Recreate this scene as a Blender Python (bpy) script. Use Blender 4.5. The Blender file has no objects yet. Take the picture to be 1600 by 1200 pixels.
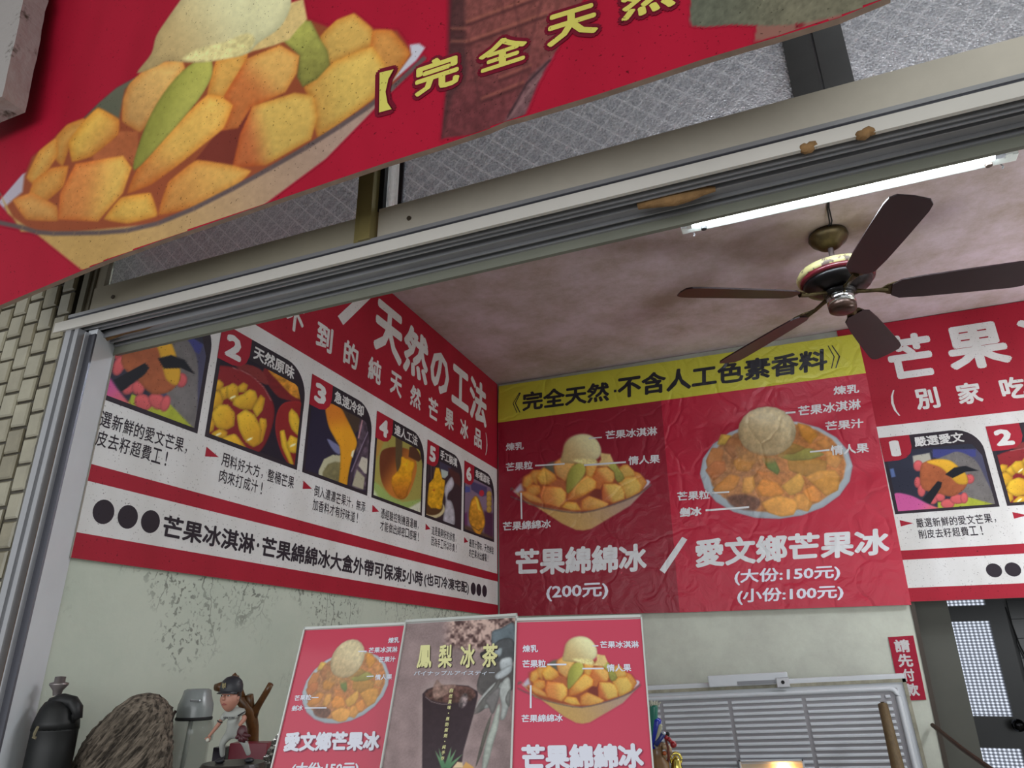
import bpy, bmesh, math, random
import numpy as np
from mathutils import Vector, Matrix
random.seed(7); np.random.seed(7)
SC = bpy.context.scene; COL = SC.collection
EYE = 1.5                      # camera height above the floor; everything below is measured from the eye
# ------------------------------------------------------------------ camera
FPX = 1095.04
Mr = np.array([[0.9276, 0.3733, -0.0098], [-0.1466, 0.3397, -0.9290], [-0.3435, 0.8633, 0.3699]])
u_, s_, vt_ = np.linalg.svd(Mr); Mr = u_ @ vt_
cam = bpy.data.cameras.new('camera'); cam.sensor_width = 36; cam.lens = FPX/1600*36
cam.clip_start = 0.02
camo = bpy.data.objects.new('camera', cam); COL.objects.link(camo); SC.camera = camo
rx, ry, rz = Mr[0], -Mr[1], -Mr[2]
camo.matrix_world = Matrix(((rx[0], ry[0], rz[0], 0), (rx[1], ry[1], rz[1], 0), (rx[2], ry[2], rz[2], EYE), (0, 0, 0, 1)))
# ------------------------------------------------------------------ world, lights, exposure
W = bpy.data.worlds.new('world'); SC.world = W; W.use_nodes = True
bg = W.node_tree.nodes['Background']; bg.inputs[0].default_value = (0.93, 0.97, 1.0, 1); bg.inputs[1].default_value = 0.32
def area(name, loc, rot, sx, sy, power, col):
    l = bpy.data.lights.new(name, 'AREA'); l.shape = 'RECTANGLE'; l.size = sx; l.size_y = sy; l.energy = power; l.color = col
    o = bpy.data.objects.new(name, l); COL.objects.link(o); o.location = loc; o.rotation_euler = rot; return o
area('street_daylight', (0.6, -3.6, 1.7), (math.radians(84), 0, math.radians(4)), 7.0, 2.4, 62, (0.95, 0.98, 1.0))
area('right_room_fill', (2.0, 2.3, EYE+1.50), (0, 0, math.radians(90)), 1.15, 0.12, 27, (0.94, 0.97, 1.0))  # unseen fill light, added to brighten the room from the right
area('upward_room_fill', (2.2, 2.9, EYE-0.2), (math.radians(180), 0, 0), 1.2, 0.6, 14, (0.96, 0.97, 1.0))  # added fill pointing up to brighten the ceiling; stands for no known lamp
vs = SC.view_settings; vs.view_transform = 'Standard'; vs.look = 'None'; vs.exposure = 1.0; vs.gamma = 1.0; vs.use_curve_mapping = False
SC.cycles.max_bounces = 8; SC.cycles.transparent_max_bounces = 12
SC.cycles.caustics_reflective = False; SC.cycles.caustics_refractive = False
try:
    SC.cycles.use_denoising = True
    SC.cycles.sample_clamp_indirect = 4
except Exception: pass
# ------------------------------------------------------------------ geometry of the view
def ray(x, y): return Mr.T @ np.array([(x-800)/FPX, (y-600)/FPX, 1.0])
def pl(x, y, ax, v):
    d = ray(x, y); return d*(v/d[ax])
def pt(x, y, t): return ray(x, y)*t
def proj(P):
    c = np.asarray(P, float) @ Mr.T
    return 800+FPX*c[..., 0]/c[..., 2], 600+FPX*c[..., 1]/c[..., 2]
XL, DB, ZC, FY = -1.6182, 3.80, 1.6373, 1.086      # left wall, back wall, ceiling, shop front
# ------------------------------------------------------------------ materials
def lin(c): return ((c+0.055)/1.055)**2.4 if c > 0.04045 else c/12.92
def hx(h, k=1.0):
    if isinstance(h, str): c = [int(h[i:i+2], 16)/255 for i in (0, 2, 4)]
    else: c = [v/255 for v in h]
    return tuple(min(0.95, lin(v)*k) for v in c)
MC = {}
def nt(name):
    m = bpy.data.materials.new(name); m.use_nodes = True; t = m.node_tree
    return m, t, t.nodes['Principled BSDF'], t.nodes, t.links
def mat(name, col, rough=0.6, metal=0.0, var=0.0, vscale=8.0, col2=None, bump=0.0, bscale=60.0, trans=0.0, emit=None, estr=0, spec=0.5, coords='pos', alpha=1.0, stretch=None, lo=0.35, hi=0.7):
    if name in MC: return MC[name]
    m, t, b, N, L = nt(name)
    c = hx(col) if isinstance(col, str) or max(col) > 1.01 else col
    b.inputs['Base Color'].default_value = (*c, 1); b.inputs['Roughness'].default_value = rough; b.inputs['Metallic'].default_value = metal
    b.inputs['Specular IOR Level'].default_value = spec
    if trans: b.inputs['Transmission Weight'].default_value = trans; b.inputs['IOR'].default_value = 1.3
    if emit: b.inputs['Emission Color'].default_value = (*hx(emit), 1); b.inputs['Emission Strength'].default_value = estr
    if alpha < 1: b.inputs['Alpha'].default_value = alpha
    if var or col2 or bump:
        g = N.new('ShaderNodeNewGeometry'); src = g.outputs['Position']
        if stretch:
            mp = N.new('ShaderNodeMapping'); mp.inputs['Scale'].default_value = stretch; L.new(src, mp.inputs[0]); src = mp.outputs[0]
    if var or col2:
        n = N.new('ShaderNodeTexNoise'); n.inputs['Scale'].default_value = vscale; n.inputs['Detail'].default_value = 6; n.inputs['Roughness'].default_value = 0.65
        L.new(src, n.inputs['Vector'])
        r = N.new('ShaderNodeValToRGB'); r.color_ramp.elements[0].position = lo; r.color_ramp.elements[1].position = hi
        c2 = (hx(col2) if col2 else tuple(v*(1-var) for v in c))
        r.color_ramp.elements[0].color = (*c2, 1); r.color_ramp.elements[1].color = (*c, 1)
        L.new(n.outputs[0], r.inputs[0]); L.new(r.outputs[0], b.inputs['Base Color'])
    if bump:
        n = N.new('ShaderNodeTexNoise'); n.inputs['Scale'].default_value = bscale; n.inputs['Detail'].default_value = 4; L.new(src, n.inputs['Vector'])
        bp = N.new('ShaderNodeBump'); bp.inputs['Strength'].default_value = bump; bp.inputs['Distance'].default_value = 0.01
        L.new(n.outputs[0], bp.inputs['Height']); L.new(bp.outputs[0], b.inputs['Normal'])
    MC[name] = m; return m
K_PRINT = 1.25        # print inks: paper tones seen in the photo divided by the light falling on them
def ink(col, kind='flat', vcol=False):
    key = ('ink', str(col), kind, vcol)
    if key in MC: return MC[key]
    m, t, b, N, L = nt('ink_'+kind+('_picture' if vcol else ''))
    g = N.new('ShaderNodeNewGeometry'); src = g.outputs['Position']
    if vcol:
        a = N.new('ShaderNodeVertexColor'); a.layer_name = 'Col'; cs = a.outputs[0]
    else:
        rg = N.new('ShaderNodeRGB'); rg.outputs[0].default_value = (*hx(col, K_PRINT), 1); cs = rg.outputs[0]
    if kind in ('flat', 'outdoor'):     # fly specks and grime
        n = N.new('ShaderNodeTexNoise'); n.inputs['Scale'].default_value = 170; n.inputs['Detail'].default_value = 2; L.new(src, n.inputs['Vector'])
        r = N.new('ShaderNodeValToRGB'); r.color_ramp.elements[0].position = 0.27; r.color_ramp.elements[1].position = 0.33
        r.color_ramp.elements[0].color = (0.35, 0.33, 0.32, 1); r.color_ramp.elements[1].color = (1, 1, 1, 1); L.new(n.outputs[0], r.inputs[0])
        mp = N.new('ShaderNodeMapping'); mp.inputs['Scale'].default_value = (3.5, 3.5, 1.2); L.new(src, mp.inputs[0])
        n2 = N.new('ShaderNodeTexNoise'); n2.inputs['Scale'].default_value = 2.0; n2.inputs['Detail'].default_value = 5; L.new(mp.outputs[0], n2.inputs['Vector'])
        r2 = N.new('ShaderNodeValToRGB'); r2.color_ramp.elements[0].position = 0.3; r2.color_ramp.elements[1].position = 0.62
        r2.color_ramp.elements[0].color = (0.86, 0.85, 0.83, 1); r2.color_ramp.elements[1].color = (1, 1, 1, 1); L.new(n2.outputs[0], r2.inputs[0])
        for rr in (r, r2):
            mx = N.new('ShaderNodeMixRGB'); mx.blend_type = 'MULTIPLY'; mx.inputs[0].default_value = 1.0
            L.new(cs, mx.inputs[1]); L.new(rr.outputs[0], mx.inputs[2]); cs = mx.outputs[0]
    L.new(cs, b.inputs['Base Color'])
    b.inputs['Roughness'].default_value = {'flat': 0.55, 'vinyl': 0.36, 'card': 0.5, 'outdoor': 0.6}[kind]
    b.inputs['Specular IOR Level'].default_value = {'flat': 0.2, 'vinyl': 0.4, 'card': 0.25, 'outdoor': 0.12}[kind]
    if kind == 'card': b.inputs['Coat Weight'].default_value = 0.35; b.inputs['Coat Roughness'].default_value = 0.08
    if kind == 'vinyl':                 # creases in the pasted vinyl
        n = N.new('ShaderNodeTexNoise'); n.inputs['Scale'].default_value = 3.0; n.inputs['Detail'].default_value = 3; L.new(src, n.inputs['Vector'])
        ad = N.new('ShaderNodeVectorMath'); ad.operation = 'MULTIPLY_ADD'; ad.inputs[1].default_value = (0.35, 0.35, 0.35)
        L.new(n.outputs[1], ad.inputs[0]); L.new(src, ad.inputs[2])
        v = N.new('ShaderNodeTexVoronoi'); v.feature = 'DISTANCE_TO_EDGE'; v.inputs['Scale'].default_value = 3.6; L.new(ad.outputs[0], v.inputs['Vector'])
        r = N.new('ShaderNodeValToRGB'); r.color_ramp.elements[0].position = 0.0; r.color_ramp.elements[1].position = 0.06; L.new(v.outputs[0], r.inputs[0])
        n3 = N.new('ShaderNodeTexNoise'); n3.inputs['Scale'].default_value = 9; n3.inputs['Detail'].default_value = 5; n3.inputs['Distortion'].default_value = 1.2; L.new(src, n3.inputs['Vector'])
        mm = N.new('ShaderNodeMath'); mm.operation = 'MULTIPLY_ADD'; mm.inputs[1].default_value = 0.25; L.new(r.outputs[0], mm.inputs[0]); L.new(n3.outputs[0], mm.inputs[2])
        bp = N.new('ShaderNodeBump'); bp.inputs['Strength'].default_value = 0.42; bp.inputs['Distance'].default_value = 0.02
        L.new(mm.outputs[0], bp.inputs['Height']); L.new(bp.outputs[0], b.inputs['Normal'])
    MC[key] = m; return m
# ------------------------------------------------------------------ object helpers
BASE = {}
def tag(o, label=None, cat=None, group=None, kind=None):
    if label: o['label'] = label
    if cat: o['category'] = cat
    if group: o['group'] = group
    if kind: o['kind'] = kind
    return o
def thing(name, label, cat, loc, group=None):
    o = bpy.data.objects.new(name, None); o.empty_display_size = 0.05; COL.objects.link(o)
    o.location = (loc[0], loc[1], loc[2]+EYE); BASE[o.name] = np.array(loc, float)
    return tag(o, label, cat, group)
class MB:
    def __init__(s): s.v = []; s.f = []; s.m = []
    def add(s, vs, fs, mi=0):
        n = len(s.v); s.v += [tuple(map(float, p)) for p in vs]; s.f += [tuple(i+n for i in f) for f in fs]; s.m += [mi]*len(fs); return s
    def box(s, x0, x1, y0, y1, z0, z1, mi=0):
        v = [(x, y, z) for x in (x0, x1) for y in (y0, y1) for z in (z0, z1)]
        return s.add(v, [(0, 1, 3, 2), (4, 6, 7, 5), (0, 4, 5, 1), (2, 3, 7, 6), (0, 2, 6, 4), (1, 5, 7, 3)], mi)
    def obb(s, c, ax, h, mi=0):
        c = np.array(c); v = [c+sx*h[0]*ax[0]+sy*h[1]*ax[1]+sz*h[2]*ax[2] for sx in (-1, 1) for sy in (-1, 1) for sz in (-1, 1)]
        return s.add(v, [(0, 1, 3, 2), (4, 6, 7, 5), (0, 4, 5, 1), (2, 3, 7, 6), (0, 2, 6, 4), (1, 5, 7, 3)], mi)
    def tube(s, pts, rad, n=10, mi=0, cap=True):
        pts = [np.array(p, float) for p in pts]; rs = rad if hasattr(rad, '__len__') else [rad]*len(pts)
        rings = []
        for i, p in enumerate(pts):
            d = (pts[min(i+1, len(pts)-1)]-pts[max(i-1, 0)]); d /= (np.linalg.norm(d)+1e-9)
            a = np.cross(d, (0, 0, 1.0)) if abs(d[2]) < 0.95 else np.cross(d, (0, 1.0, 0)); a /= np.linalg.norm(a); b = np.cross(d, a)
            rings.append([p+rs[i]*(math.cos(q)*a+math.sin(q)*b) for q in np.linspace(0, 2*math.pi, n, endpoint=False)])
        vs = [q for r in rings for q in r]; fs = []
        for i in range(len(pts)-1):
            for j in range(n): fs.append((i*n+j, i*n+(j+1) % n, (i+1)*n+(j+1) % n, (i+1)*n+j))
        if cap: fs += [tuple(range(n))[::-1], tuple((len(pts)-1)*n+j for j in range(n))]
        return s.add(vs, fs, mi)
    def lathe(s, c, prof, n=28, mi=0, ax=None, cap=True):
        A = ax if ax is not None else np.eye(3); c = np.array(c, float); vs = []
        for r, z in prof:
            for q in np.linspace(0, 2*math.pi, n, endpoint=False): vs.append(c+r*math.cos(q)*A[0]+r*math.sin(q)*A[1]+z*A[2])
        fs = []
        for i in range(len(prof)-1):
            for j in range(n): fs.append((i*n+j, i*n+(j+1) % n, (i+1)*n+(j+1) % n, (i+1)*n+j))
        if cap: fs += [tuple(range(n))[::-1], tuple((len(prof)-1)*n+j for j in range(n))]
        return s.add(vs, fs, mi)
    def ball(s, c, r, nu=16, nv=10, mi=0, ax=None):
        r = r if hasattr(r, '__len__') else (r, r, r); A = ax if ax is not None else np.eye(3); vs = []; c = np.array(c, float)
        for i in range(nv+1):
            th = math.pi*i/nv
            for j in range(nu):
                ph = 2*math.pi*j/nu
                vs.append(c+r[0]*math.sin(th)*math.cos(ph)*A[0]+r[1]*math.sin(th)*math.sin(ph)*A[1]+r[2]*math.cos(th)*A[2])
        fs = [(i*nu+j, (i+1)*nu+j, (i+1)*nu+(j+1) % nu, i*nu+(j+1) % nu) for i in range(nv) for j in range(nu)]
        return s.add(vs, fs, mi)
    def build(s, name, mats, parent=None, smooth=False, bevel=0, merge=False, kind=None, label=None, root=None):
        me = bpy.data.meshes.new(name); base = BASE[parent.name] if parent else (np.array(root, float) if root is not None else np.zeros(3))
        me.from_pydata([tuple(np.array(p)-base) for p in s.v], [], s.f)
        for m in (mats if isinstance(mats, (list, tuple)) else [mats]): me.materials.append(m)
        me.polygons.foreach_set('material_index', s.m)
        bm = bmesh.new(); bm.from_mesh(me)
        if merge: bmesh.ops.remove_doubles(bm, verts=bm.verts, dist=1e-6)
        bmesh.ops.recalc_face_normals(bm, faces=bm.faces)
        if bevel: bmesh.ops.bevel(bm, geom=list(bm.edges), offset=bevel, segments=2, affect='EDGES', profile=0.6)
        bm.to_mesh(me); bm.free()
        if smooth:
            me.polygons.foreach_set('use_smooth', [True]*len(me.polygons))
        return link(name, me, parent, kind, label, base)
def link(name, me, parent, kind=None, label=None, base=None):
    o = bpy.data.objects.new(name, me); COL.objects.link(o)
    if parent: o.parent = parent; BASE[o.name] = BASE[parent.name]
    else:
        base = np.zeros(3) if base is None else base
        o.location = (base[0], base[1], base[2]+EYE); BASE[o.name] = np.array(base, float)
    if kind: o['kind'] = kind
    if label: o['label'] = label
    return o
def S(name, mb, m, **k): return mb.build(name, m, None, kind='structure', **k)
# ------------------------------------------------------------------ printed surfaces
class Surf:
    """a flat printed surface: origin O, unit axes U (right), V (up), N (towards the viewer)"""
    def __init__(s, O, U, V):
        s.O = np.array(O, float); s.U = np.array(U, float); s.V = np.array(V, float)
        n = np.cross(s.U, s.V); n /= np.linalg.norm(n)
        if n @ s.O > 0: n = -n
        s.N = n; G = np.column_stack([s.U, s.V, s.N]); s.Gi = np.linalg.inv(G)
    def at(s, px, py):
        d = ray(px, py); t = (s.O @ s.N)/(d @ s.N); return tuple((s.Gi @ (d*t-s.O))[:2])
    def P(s, u, v, k=0.0): return s.O+u*s.U+v*s.V+k*0.0004*s.N
    def poly(s, name, pts, m, parent, k=1, px=True):
        q = [s.at(*p) if px else p for p in pts]
        return MB().add([s.P(a, b, k) for a, b in q], [tuple(range(len(q)))]).build(name, m, parent)
    def board(s, name, pts, m, parent, thick, k=0, px=False):
        q = [s.at(*p) if px else p for p in pts]; n = len(q)
        v = [s.P(a, b, k) for a, b in q]+[s.P(a, b, k)-thick*s.N for a, b in q]
        f = [tuple(range(n)), tuple(range(2*n-1, n-1, -1))]+[(i, (i+1) % n, n+(i+1) % n, n+i) for i in range(n)]
        mb = MB().add(v, f); mb.m = [0]+[1]*(n+1)
        return mb.build(name, m, parent)
GC = {}
def glyphs(s, spacing=1.0, bold=0.0, nd=8, res=2):
    key = (s, spacing, bold, nd)
    if key in GC: return GC[key]
    c = bpy.data.curves.new('t', 'FONT'); c.body = s; c.resolution_u = res; c.fill_mode = 'FRONT'; c.space_character = spacing
    o = bpy.data.objects.new('t', c); COL.objects.link(o); bpy.context.view_layer.update()
    ev = o.evaluated_get(bpy.context.evaluated_depsgraph_get()); me = ev.to_mesh()
    v = np.array([tuple(p.co)[:2] for p in me.vertices]); f = [tuple(p.vertices) for p in me.polygons]
    ev.to_mesh_clear(); bpy.data.objects.remove(o); bpy.data.curves.remove(c)
    if bold:
        vs = [v]; fs = list(f); n = len(v)
        for i in range(nd):
            a = 2*math.pi*i/nd; vs.append(v+bold*np.array([math.cos(a), math.sin(a)])); fs += [tuple(j+n*(i+1) for j in q) for q in f]
        v = np.vstack(vs); f = fs
    lo, hi = v.min(0), v.max(0); v = (v-lo)/(hi-lo)
    GC[key] = (v, f); return GC[key]
def text(sf, s, rect, m, parent, k=2, bold=0.0, spacing=1.0, nd=8, name='lettering', slant=0.0, rot=None):
    """rect = (u0,u1,v0,v1) in the surface, or four points bl,br,tr,tl"""
    v, f = glyphs(s, spacing, bold, nd)
    if len(rect) == 4 and not hasattr(rect[0], '__len__'):
        u0, u1, v0, v1 = rect; q = [(u0+a*(u1-u0)+slant*b*(v1-v0), v0+b*(v1-v0)) for a, b in v]
    else:
        bl, br, tr, tl = [np.array(sf.at(*p)) for p in rect]
        q = [(1-a)*(1-b)*bl+a*(1-b)*br+a*b*tr+(1-a)*b*tl for a, b in v]
    nb = len(v)//(nd+1) if bold else len(v)      # the shifted copies that thicken the strokes lie a hair apart
    return MB().add([sf.P(a, b, k+(i//nb)*0.09) for i, (a, b) in enumerate(q)], f).build(name, m, parent)
# ------------------------------------------------------------------ a little painter for printed photographs (vertex colours on a fine grid)
def vnoise(x, y, sc, seed=0):
    rs = np.random.RandomState(seed); T = rs.rand(64, 64); X = x/sc; Y = y/sc
    xi = np.floor(X).astype(int); yi = np.floor(Y).astype(int); fx = X-xi; fy = Y-yi; fx = fx*fx*(3-2*fx); fy = fy*fy*(3-2*fy)
    g = lambda a, b: T[a % 64, b % 64]
    return (g(xi, yi)*(1-fx)*(1-fy)+g(xi+1, yi)*fx*(1-fy)+g(xi, yi+1)*(1-fx)*fy+g(xi+1, yi+1)*fx*fy)-0.5
def smooth_poly(p, n=4):
    p = np.array(p, float); N = len(p); out = []
    for i in range(N):
        a, b, c, d = p[i-1], p[i], p[(i+1) % N], p[(i+2) % N]
        for j in range(n):
            t = j/n; out.append(0.5*((2*b)+(-a+c)*t+(2*a-5*b+4*c-d)*t*t+(-a+3*b-3*c+d)*t**3))
    return np.array(out)
def chaikin(p, r=0.2, it=2):
    p = np.array(p, float)
    for k in range(it):
        q = np.roll(p, -1, 0); p = np.stack([p*(1-r)+q*r, p*r+q*(1-r)], 1).reshape(-1, 2); r = 0.25
    return p
class Can:
    def __init__(s, x, y, bg=None):
        s.x = x; s.y = y; s.c = np.zeros((len(x), 3)); s.a = np.zeros(len(x))
        if bg is not None: s.c[:] = bg
    def sd(s, P, m):
        x = s.x[m]; y = s.y[m]; d = np.full(len(x), 1e9); ins = np.zeros(len(x), bool); n = len(P)
        for i in range(n):
            x0, y0 = P[i]; x1, y1 = P[(i+1) % n]; ex, ey = x1-x0, y1-y0; L = ex*ex+ey*ey+1e-9
            t = np.clip(((x-x0)*ex+(y-y0)*ey)/L, 0, 1); d = np.minimum(d, (x-x0-t*ex)**2+(y-y0-t*ey)**2)
            cr = ((y0 > y) != (y1 > y)); xx = x0+(y-y0)*ex/(ey if abs(ey) > 1e-9 else 1e-9); ins ^= (cr & (x < xx))
        d = np.sqrt(d); return np.where(ins, d, -d)
    def poly(s, P, col, soft=0.8, sm=False, g=None, rim=None, tex=0, op=1.0):
        P = (chaikin(P, 0.09, 2) if sm == 'c' else smooth_poly(P)) if sm else np.array(P, float); M = 3+soft*2
        m = (s.x > P[:, 0].min()-M) & (s.x < P[:, 0].max()+M) & (s.y > P[:, 1].min()-M) & (s.y < P[:, 1].max()+M)
        if not m.any(): return s
        d = s.sd(P, m); al = np.clip(d/soft*0.5+0.5, 0, 1)[:, None]*op; c = np.tile(np.array(col, float), (len(d), 1))
        if g:      # g = (x0,y0,x1,y1,col2): gradient to a second colour
            x0, y0, x1, y1, c2 = g; t = np.clip(((s.x[m]-x0)*(x1-x0)+(s.y[m]-y0)*(y1-y0))/((x1-x0)**2+(y1-y0)**2), 0, 1)[:, None]
            t = t*t*(3-2*t); c = c*(1-t)+np.array(c2, float)*t
        if rim:
            w, f = rim; t = np.clip(1-d/w, 0, 1)[:, None]**1.5; c = c*(1-t*(1-np.array(f)))
        if rim:
            h_ = max(np.ptp(P[:, 1]), 1e-3); c = c*(1+0.13*(P[:, 1].mean()-s.y[m])/h_*1.2)[:, None]
        if tex: c = c*(1+tex*(vnoise(s.x[m], s.y[m], 6, 3)+0.6*vnoise(s.x[m], s.y[m], 2.3, 5)))[:, None]
        s.c[m] = s.c[m]*(1-al)+c*al; s.a[m] = np.maximum(s.a[m], al[:, 0]); return s
    def ell(s, cx, cy, rx, ry, col, rot=0, **k):
        q = np.linspace(0, 2*math.pi, 20, endpoint=False); a = math.radians(rot)
        P = [(cx+rx*math.cos(t)*math.cos(a)-ry*math.sin(t)*math.sin(a), cy+rx*math.cos(t)*math.sin(a)+ry*math.sin(t)*math.cos(a)) for t in q]
        return s.poly(P, col, **k)
    def line(s, pts, w, col, **k):
        for (x0, y0), (x1, y1) in zip(pts[:-1], pts[1:]):
            L = math.hypot(x1-x0, y1-y0)+1e-9; nx, ny = -(y1-y0)/L*w/2, (x1-x0)/L*w/2
            s.poly([(x0+nx, y0+ny), (x1+nx, y1+ny), (x1-nx, y1-ny), (x0-nx, y0-ny)], col, **k)
        return s
def homog(src, dst):
    A = []
    for (x, y), (u, v) in zip(src, dst):
        A += [[x, y, 1, 0, 0, 0, -u*x, -u*y, -u], [0, 0, 0, x, y, 1, -v*x, -v*y, -v]]
    A = np.array(A, float); sc = np.abs(A).max(0); U, Sg, Vt = np.linalg.svd(A/sc); return (Vt[-1]/sc).reshape(3, 3)
def hap(H, x, y):
    w = H[2, 0]*x+H[2, 1]*y+H[2, 2]; return (H[0, 0]*x+H[0, 1]*y+H[0, 2])/w, (H[1, 0]*x+H[1, 1]*y+H[1, 2])/w
def picture(sf, rect, step, painter, m, parent, k=1, name='picture', Kp=None, conv=None, bgcol=(120, 110, 110), full=True):
    """a print on surface sf over the local rect; painter(Can) works in photo pixels (or conv's frame)"""
    u0, u1, v0, v1 = rect; nu = max(2, int((u1-u0)/step)+1); nv = max(2, int((v1-v0)/step)+1)
    uu, vv = np.meshgrid(np.linspace(u0, u1, nu), np.linspace(v0, v1, nv)); uu = uu.ravel(); vv = vv.ravel()
    P = s_pts = sf.O+uu[:, None]*sf.U+vv[:, None]*sf.V+k*0.0004*sf.N
    if conv is None: x, y = proj(P)
    else: x, y = conv(uu, vv, P)
    c = Can(x, y, bgcol); painter(c)
    idx = np.arange(nu*nv).reshape(nv, nu); f = np.stack([idx[:-1, :-1], idx[:-1, 1:], idx[1:, 1:], idx[1:, :-1]], -1).reshape(-1, 4)
    keep = np.ones(len(f), bool) if full else c.a[f].max(1) > 0.02; f = f[keep]
    used = np.unique(f); mp = -np.ones(nu*nv, int); mp[used] = np.arange(len(used)); f = mp[f]; V = P[used]-BASE[parent.name]
    rgb = np.clip(c.c[used]/255, 0, 1)
    lo = np.where(rgb <= 0.04045, rgb/12.92, ((rgb+0.055)/1.055)**2.4)*(Kp or K_PRINT*0.9)
    me = bpy.data.meshes.new(name); me.from_pydata(V.tolist(), [], f.tolist()); me.materials.append(m)
    at = me.color_attributes.new('Col', 'FLOAT_COLOR', 'POINT'); buf = np.ones((len(used), 4)); buf[:, :3] = np.clip(lo, 0, 0.95)
    at.data.foreach_set('color', buf.ravel().astype(np.float32))
    return link(name, me, parent)
# ------------------------------------------------------------------ the room
def wallmat(name, c1, c2, peel=0.0, sc=2.2, k=1.35):
    m, t, b, N, L = nt(name)
    g = N.new('ShaderNodeNewGeometry'); src = g.outputs['Position']
    n = N.new('ShaderNodeTexNoise'); n.inputs['Scale'].default_value = sc; n.inputs['Detail'].default_value = 10; n.inputs['Roughness'].default_value = 0.74; L.new(src, n.inputs['Vector'])
    r = N.new('ShaderNodeValToRGB'); r.color_ramp.elements[0].position = 0.36; r.color_ramp.elements[1].position = 0.62
    r.color_ramp.elements[0].color = (*hx(c2, k), 1); r.color_ramp.elements[1].color = (*hx(c1, k), 1); L.new(n.outputs[0], r.inputs[0]); cs = r.outputs[0]
    if peel:     # blistered paint: fine grey flakes inside a few drifting patches, denser under the sign
        n1 = N.new('ShaderNodeTexNoise'); n1.inputs['Scale'].default_value = 4.2; n1.inputs['Detail'].default_value = 3; L.new(src, n1.inputs['Vector'])
        n2 = N.new('ShaderNodeTexNoise'); n2.inputs['Scale'].default_value = 70; n2.inputs['Detail'].default_value = 6; n2.inputs['Distortion'].default_value = 0.6; L.new(src, n2.inputs['Vector'])
        sx = N.new('ShaderNodeSeparateXYZ'); L.new(src, sx.inputs[0])
        mr = N.new('ShaderNodeMapRange'); mr.inputs['From Min'].default_value = EYE-0.12; mr.inputs['From Max'].default_value = EYE+0.24
        mr.inputs['To Min'].default_value = -0.22; mr.inputs['To Max'].default_value = 0.13; L.new(sx.outputs[2], mr.inputs['Value'])
        a = N.new('ShaderNodeMath'); a.operation = 'ADD'; L.new(n1.outputs[0], a.inputs[0]); L.new(mr.outputs[0], a.inputs[1])
        rr = N.new('ShaderNodeMapRange'); rr.inputs['From Min'].default_value = 0.5; rr.inputs['From Max'].default_value = 0.66; L.new(a.outputs[0], rr.inputs['Value'])
        r3 = N.new('ShaderNodeMapRange'); r3.inputs['From Min'].default_value = 0.55; r3.inputs['From Max'].default_value = 0.62; L.new(n2.outputs[0], r3.inputs['Value'])
        mu = N.new('ShaderNodeMath'); mu.operation = 'MULTIPLY'; L.new(rr.outputs[0], mu.inputs[0]); L.new(r3.outputs[0], mu.inputs[1])
        mpc = N.new('ShaderNodeMapping'); mpc.inputs['Scale'].default_value = (5, 5, 1.1); L.new(src, mpc.inputs[0])
        nd_ = N.new('ShaderNodeTexNoise'); nd_.inputs['Scale'].default_value = 6; nd_.inputs['Detail'].default_value = 5; L.new(src, nd_.inputs['Vector'])
        av = N.new('ShaderNodeVectorMath'); av.operation = 'MULTIPLY_ADD'; av.inputs[1].default_value = (0.5, 0.5, 0.5); L.new(nd_.outputs[1], av.inputs[0]); L.new(mpc.outputs[0], av.inputs[2])
        vo = N.new('ShaderNodeTexVoronoi'); vo.feature = 'DISTANCE_TO_EDGE'; vo.inputs['Scale'].default_value = 1.5; L.new(av.outputs[0], vo.inputs['Vector'])
        cr = N.new('ShaderNodeMath'); cr.operation = 'LESS_THAN'; cr.inputs[1].default_value = 0.010; L.new(vo.outputs[0], cr.inputs[0])
        cm = N.new('ShaderNodeMath'); cm.operation = 'MULTIPLY'; L.new(cr.outputs[0], cm.inputs[0]); L.new(rr.outputs[0], cm.inputs[1])
        cx_ = N.new('ShaderNodeMath'); cx_.operation = 'MAXIMUM'; L.new(cm.outputs[0], cx_.inputs[0]); L.new(mu.outputs[0], cx_.inputs[1]); mu = cx_
        m2 = N.new('ShaderNodeMath'); m2.operation = 'MULTIPLY'; m2.inputs[1].default_value = peel; L.new(mu.outputs[0], m2.inputs[0])
        mx = N.new('ShaderNodeMixRGB'); L.new(m2.outputs[0], mx.inputs[0]); L.new(cs, mx.inputs[1]); mx.inputs[2].default_value = (*hx('6a6c64'), 1); cs = mx.outputs[0]
    L.new(cs, b.inputs['Base Color']); b.inputs['Roughness'].default_value = 0.75; b.inputs['Specular IOR Level'].default_value = 0.3
    n3 = N.new('ShaderNodeTexNoise'); n3.inputs['Scale'].default_value = 14; n3.inputs['Detail'].default_value = 6; L.new(src, n3.inputs['Vector'])
    bp = N.new('ShaderNodeBump'); bp.inputs['Strength'].default_value = 0.25; bp.inputs['Distance'].default_value = 0.01; L.new(n3.outputs[0], bp.inputs['Height']); L.new(bp.outputs[0], b.inputs['Normal'])
    MC[name] = m; return m
m_lwall = wallmat('green_white_plaster', 'acb1a5', 'a2a99d', peel=0.8)
m_bwall = wallmat('grey_white_plaster', 'b2b5aa', '9c9c94', sc=1.6)
m_ceil = wallmat('mauve_ceiling_paint', '8a8086', '716761', sc=3.0, k=2.5)
m_floor = mat('floor_tile', '8a8378', rough=0.4)
m_dark = mat('black_wall', '1f2226', rough=0.5, var=0.3)
m_alu = mat('aluminium', 'b4b4b8', rough=0.36, metal=0.45, var=0.15, vscale=5, bump=0.05, bscale=30)
m_fascia = mat('pale_aluminium', 'e0dbd3', rough=0.5, metal=0.25, var=0.12, vscale=3)
m_bronze = mat('champagne_aluminium', 'b8b09c', rough=0.45, metal=0.15, var=0.15, vscale=4)
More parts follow.
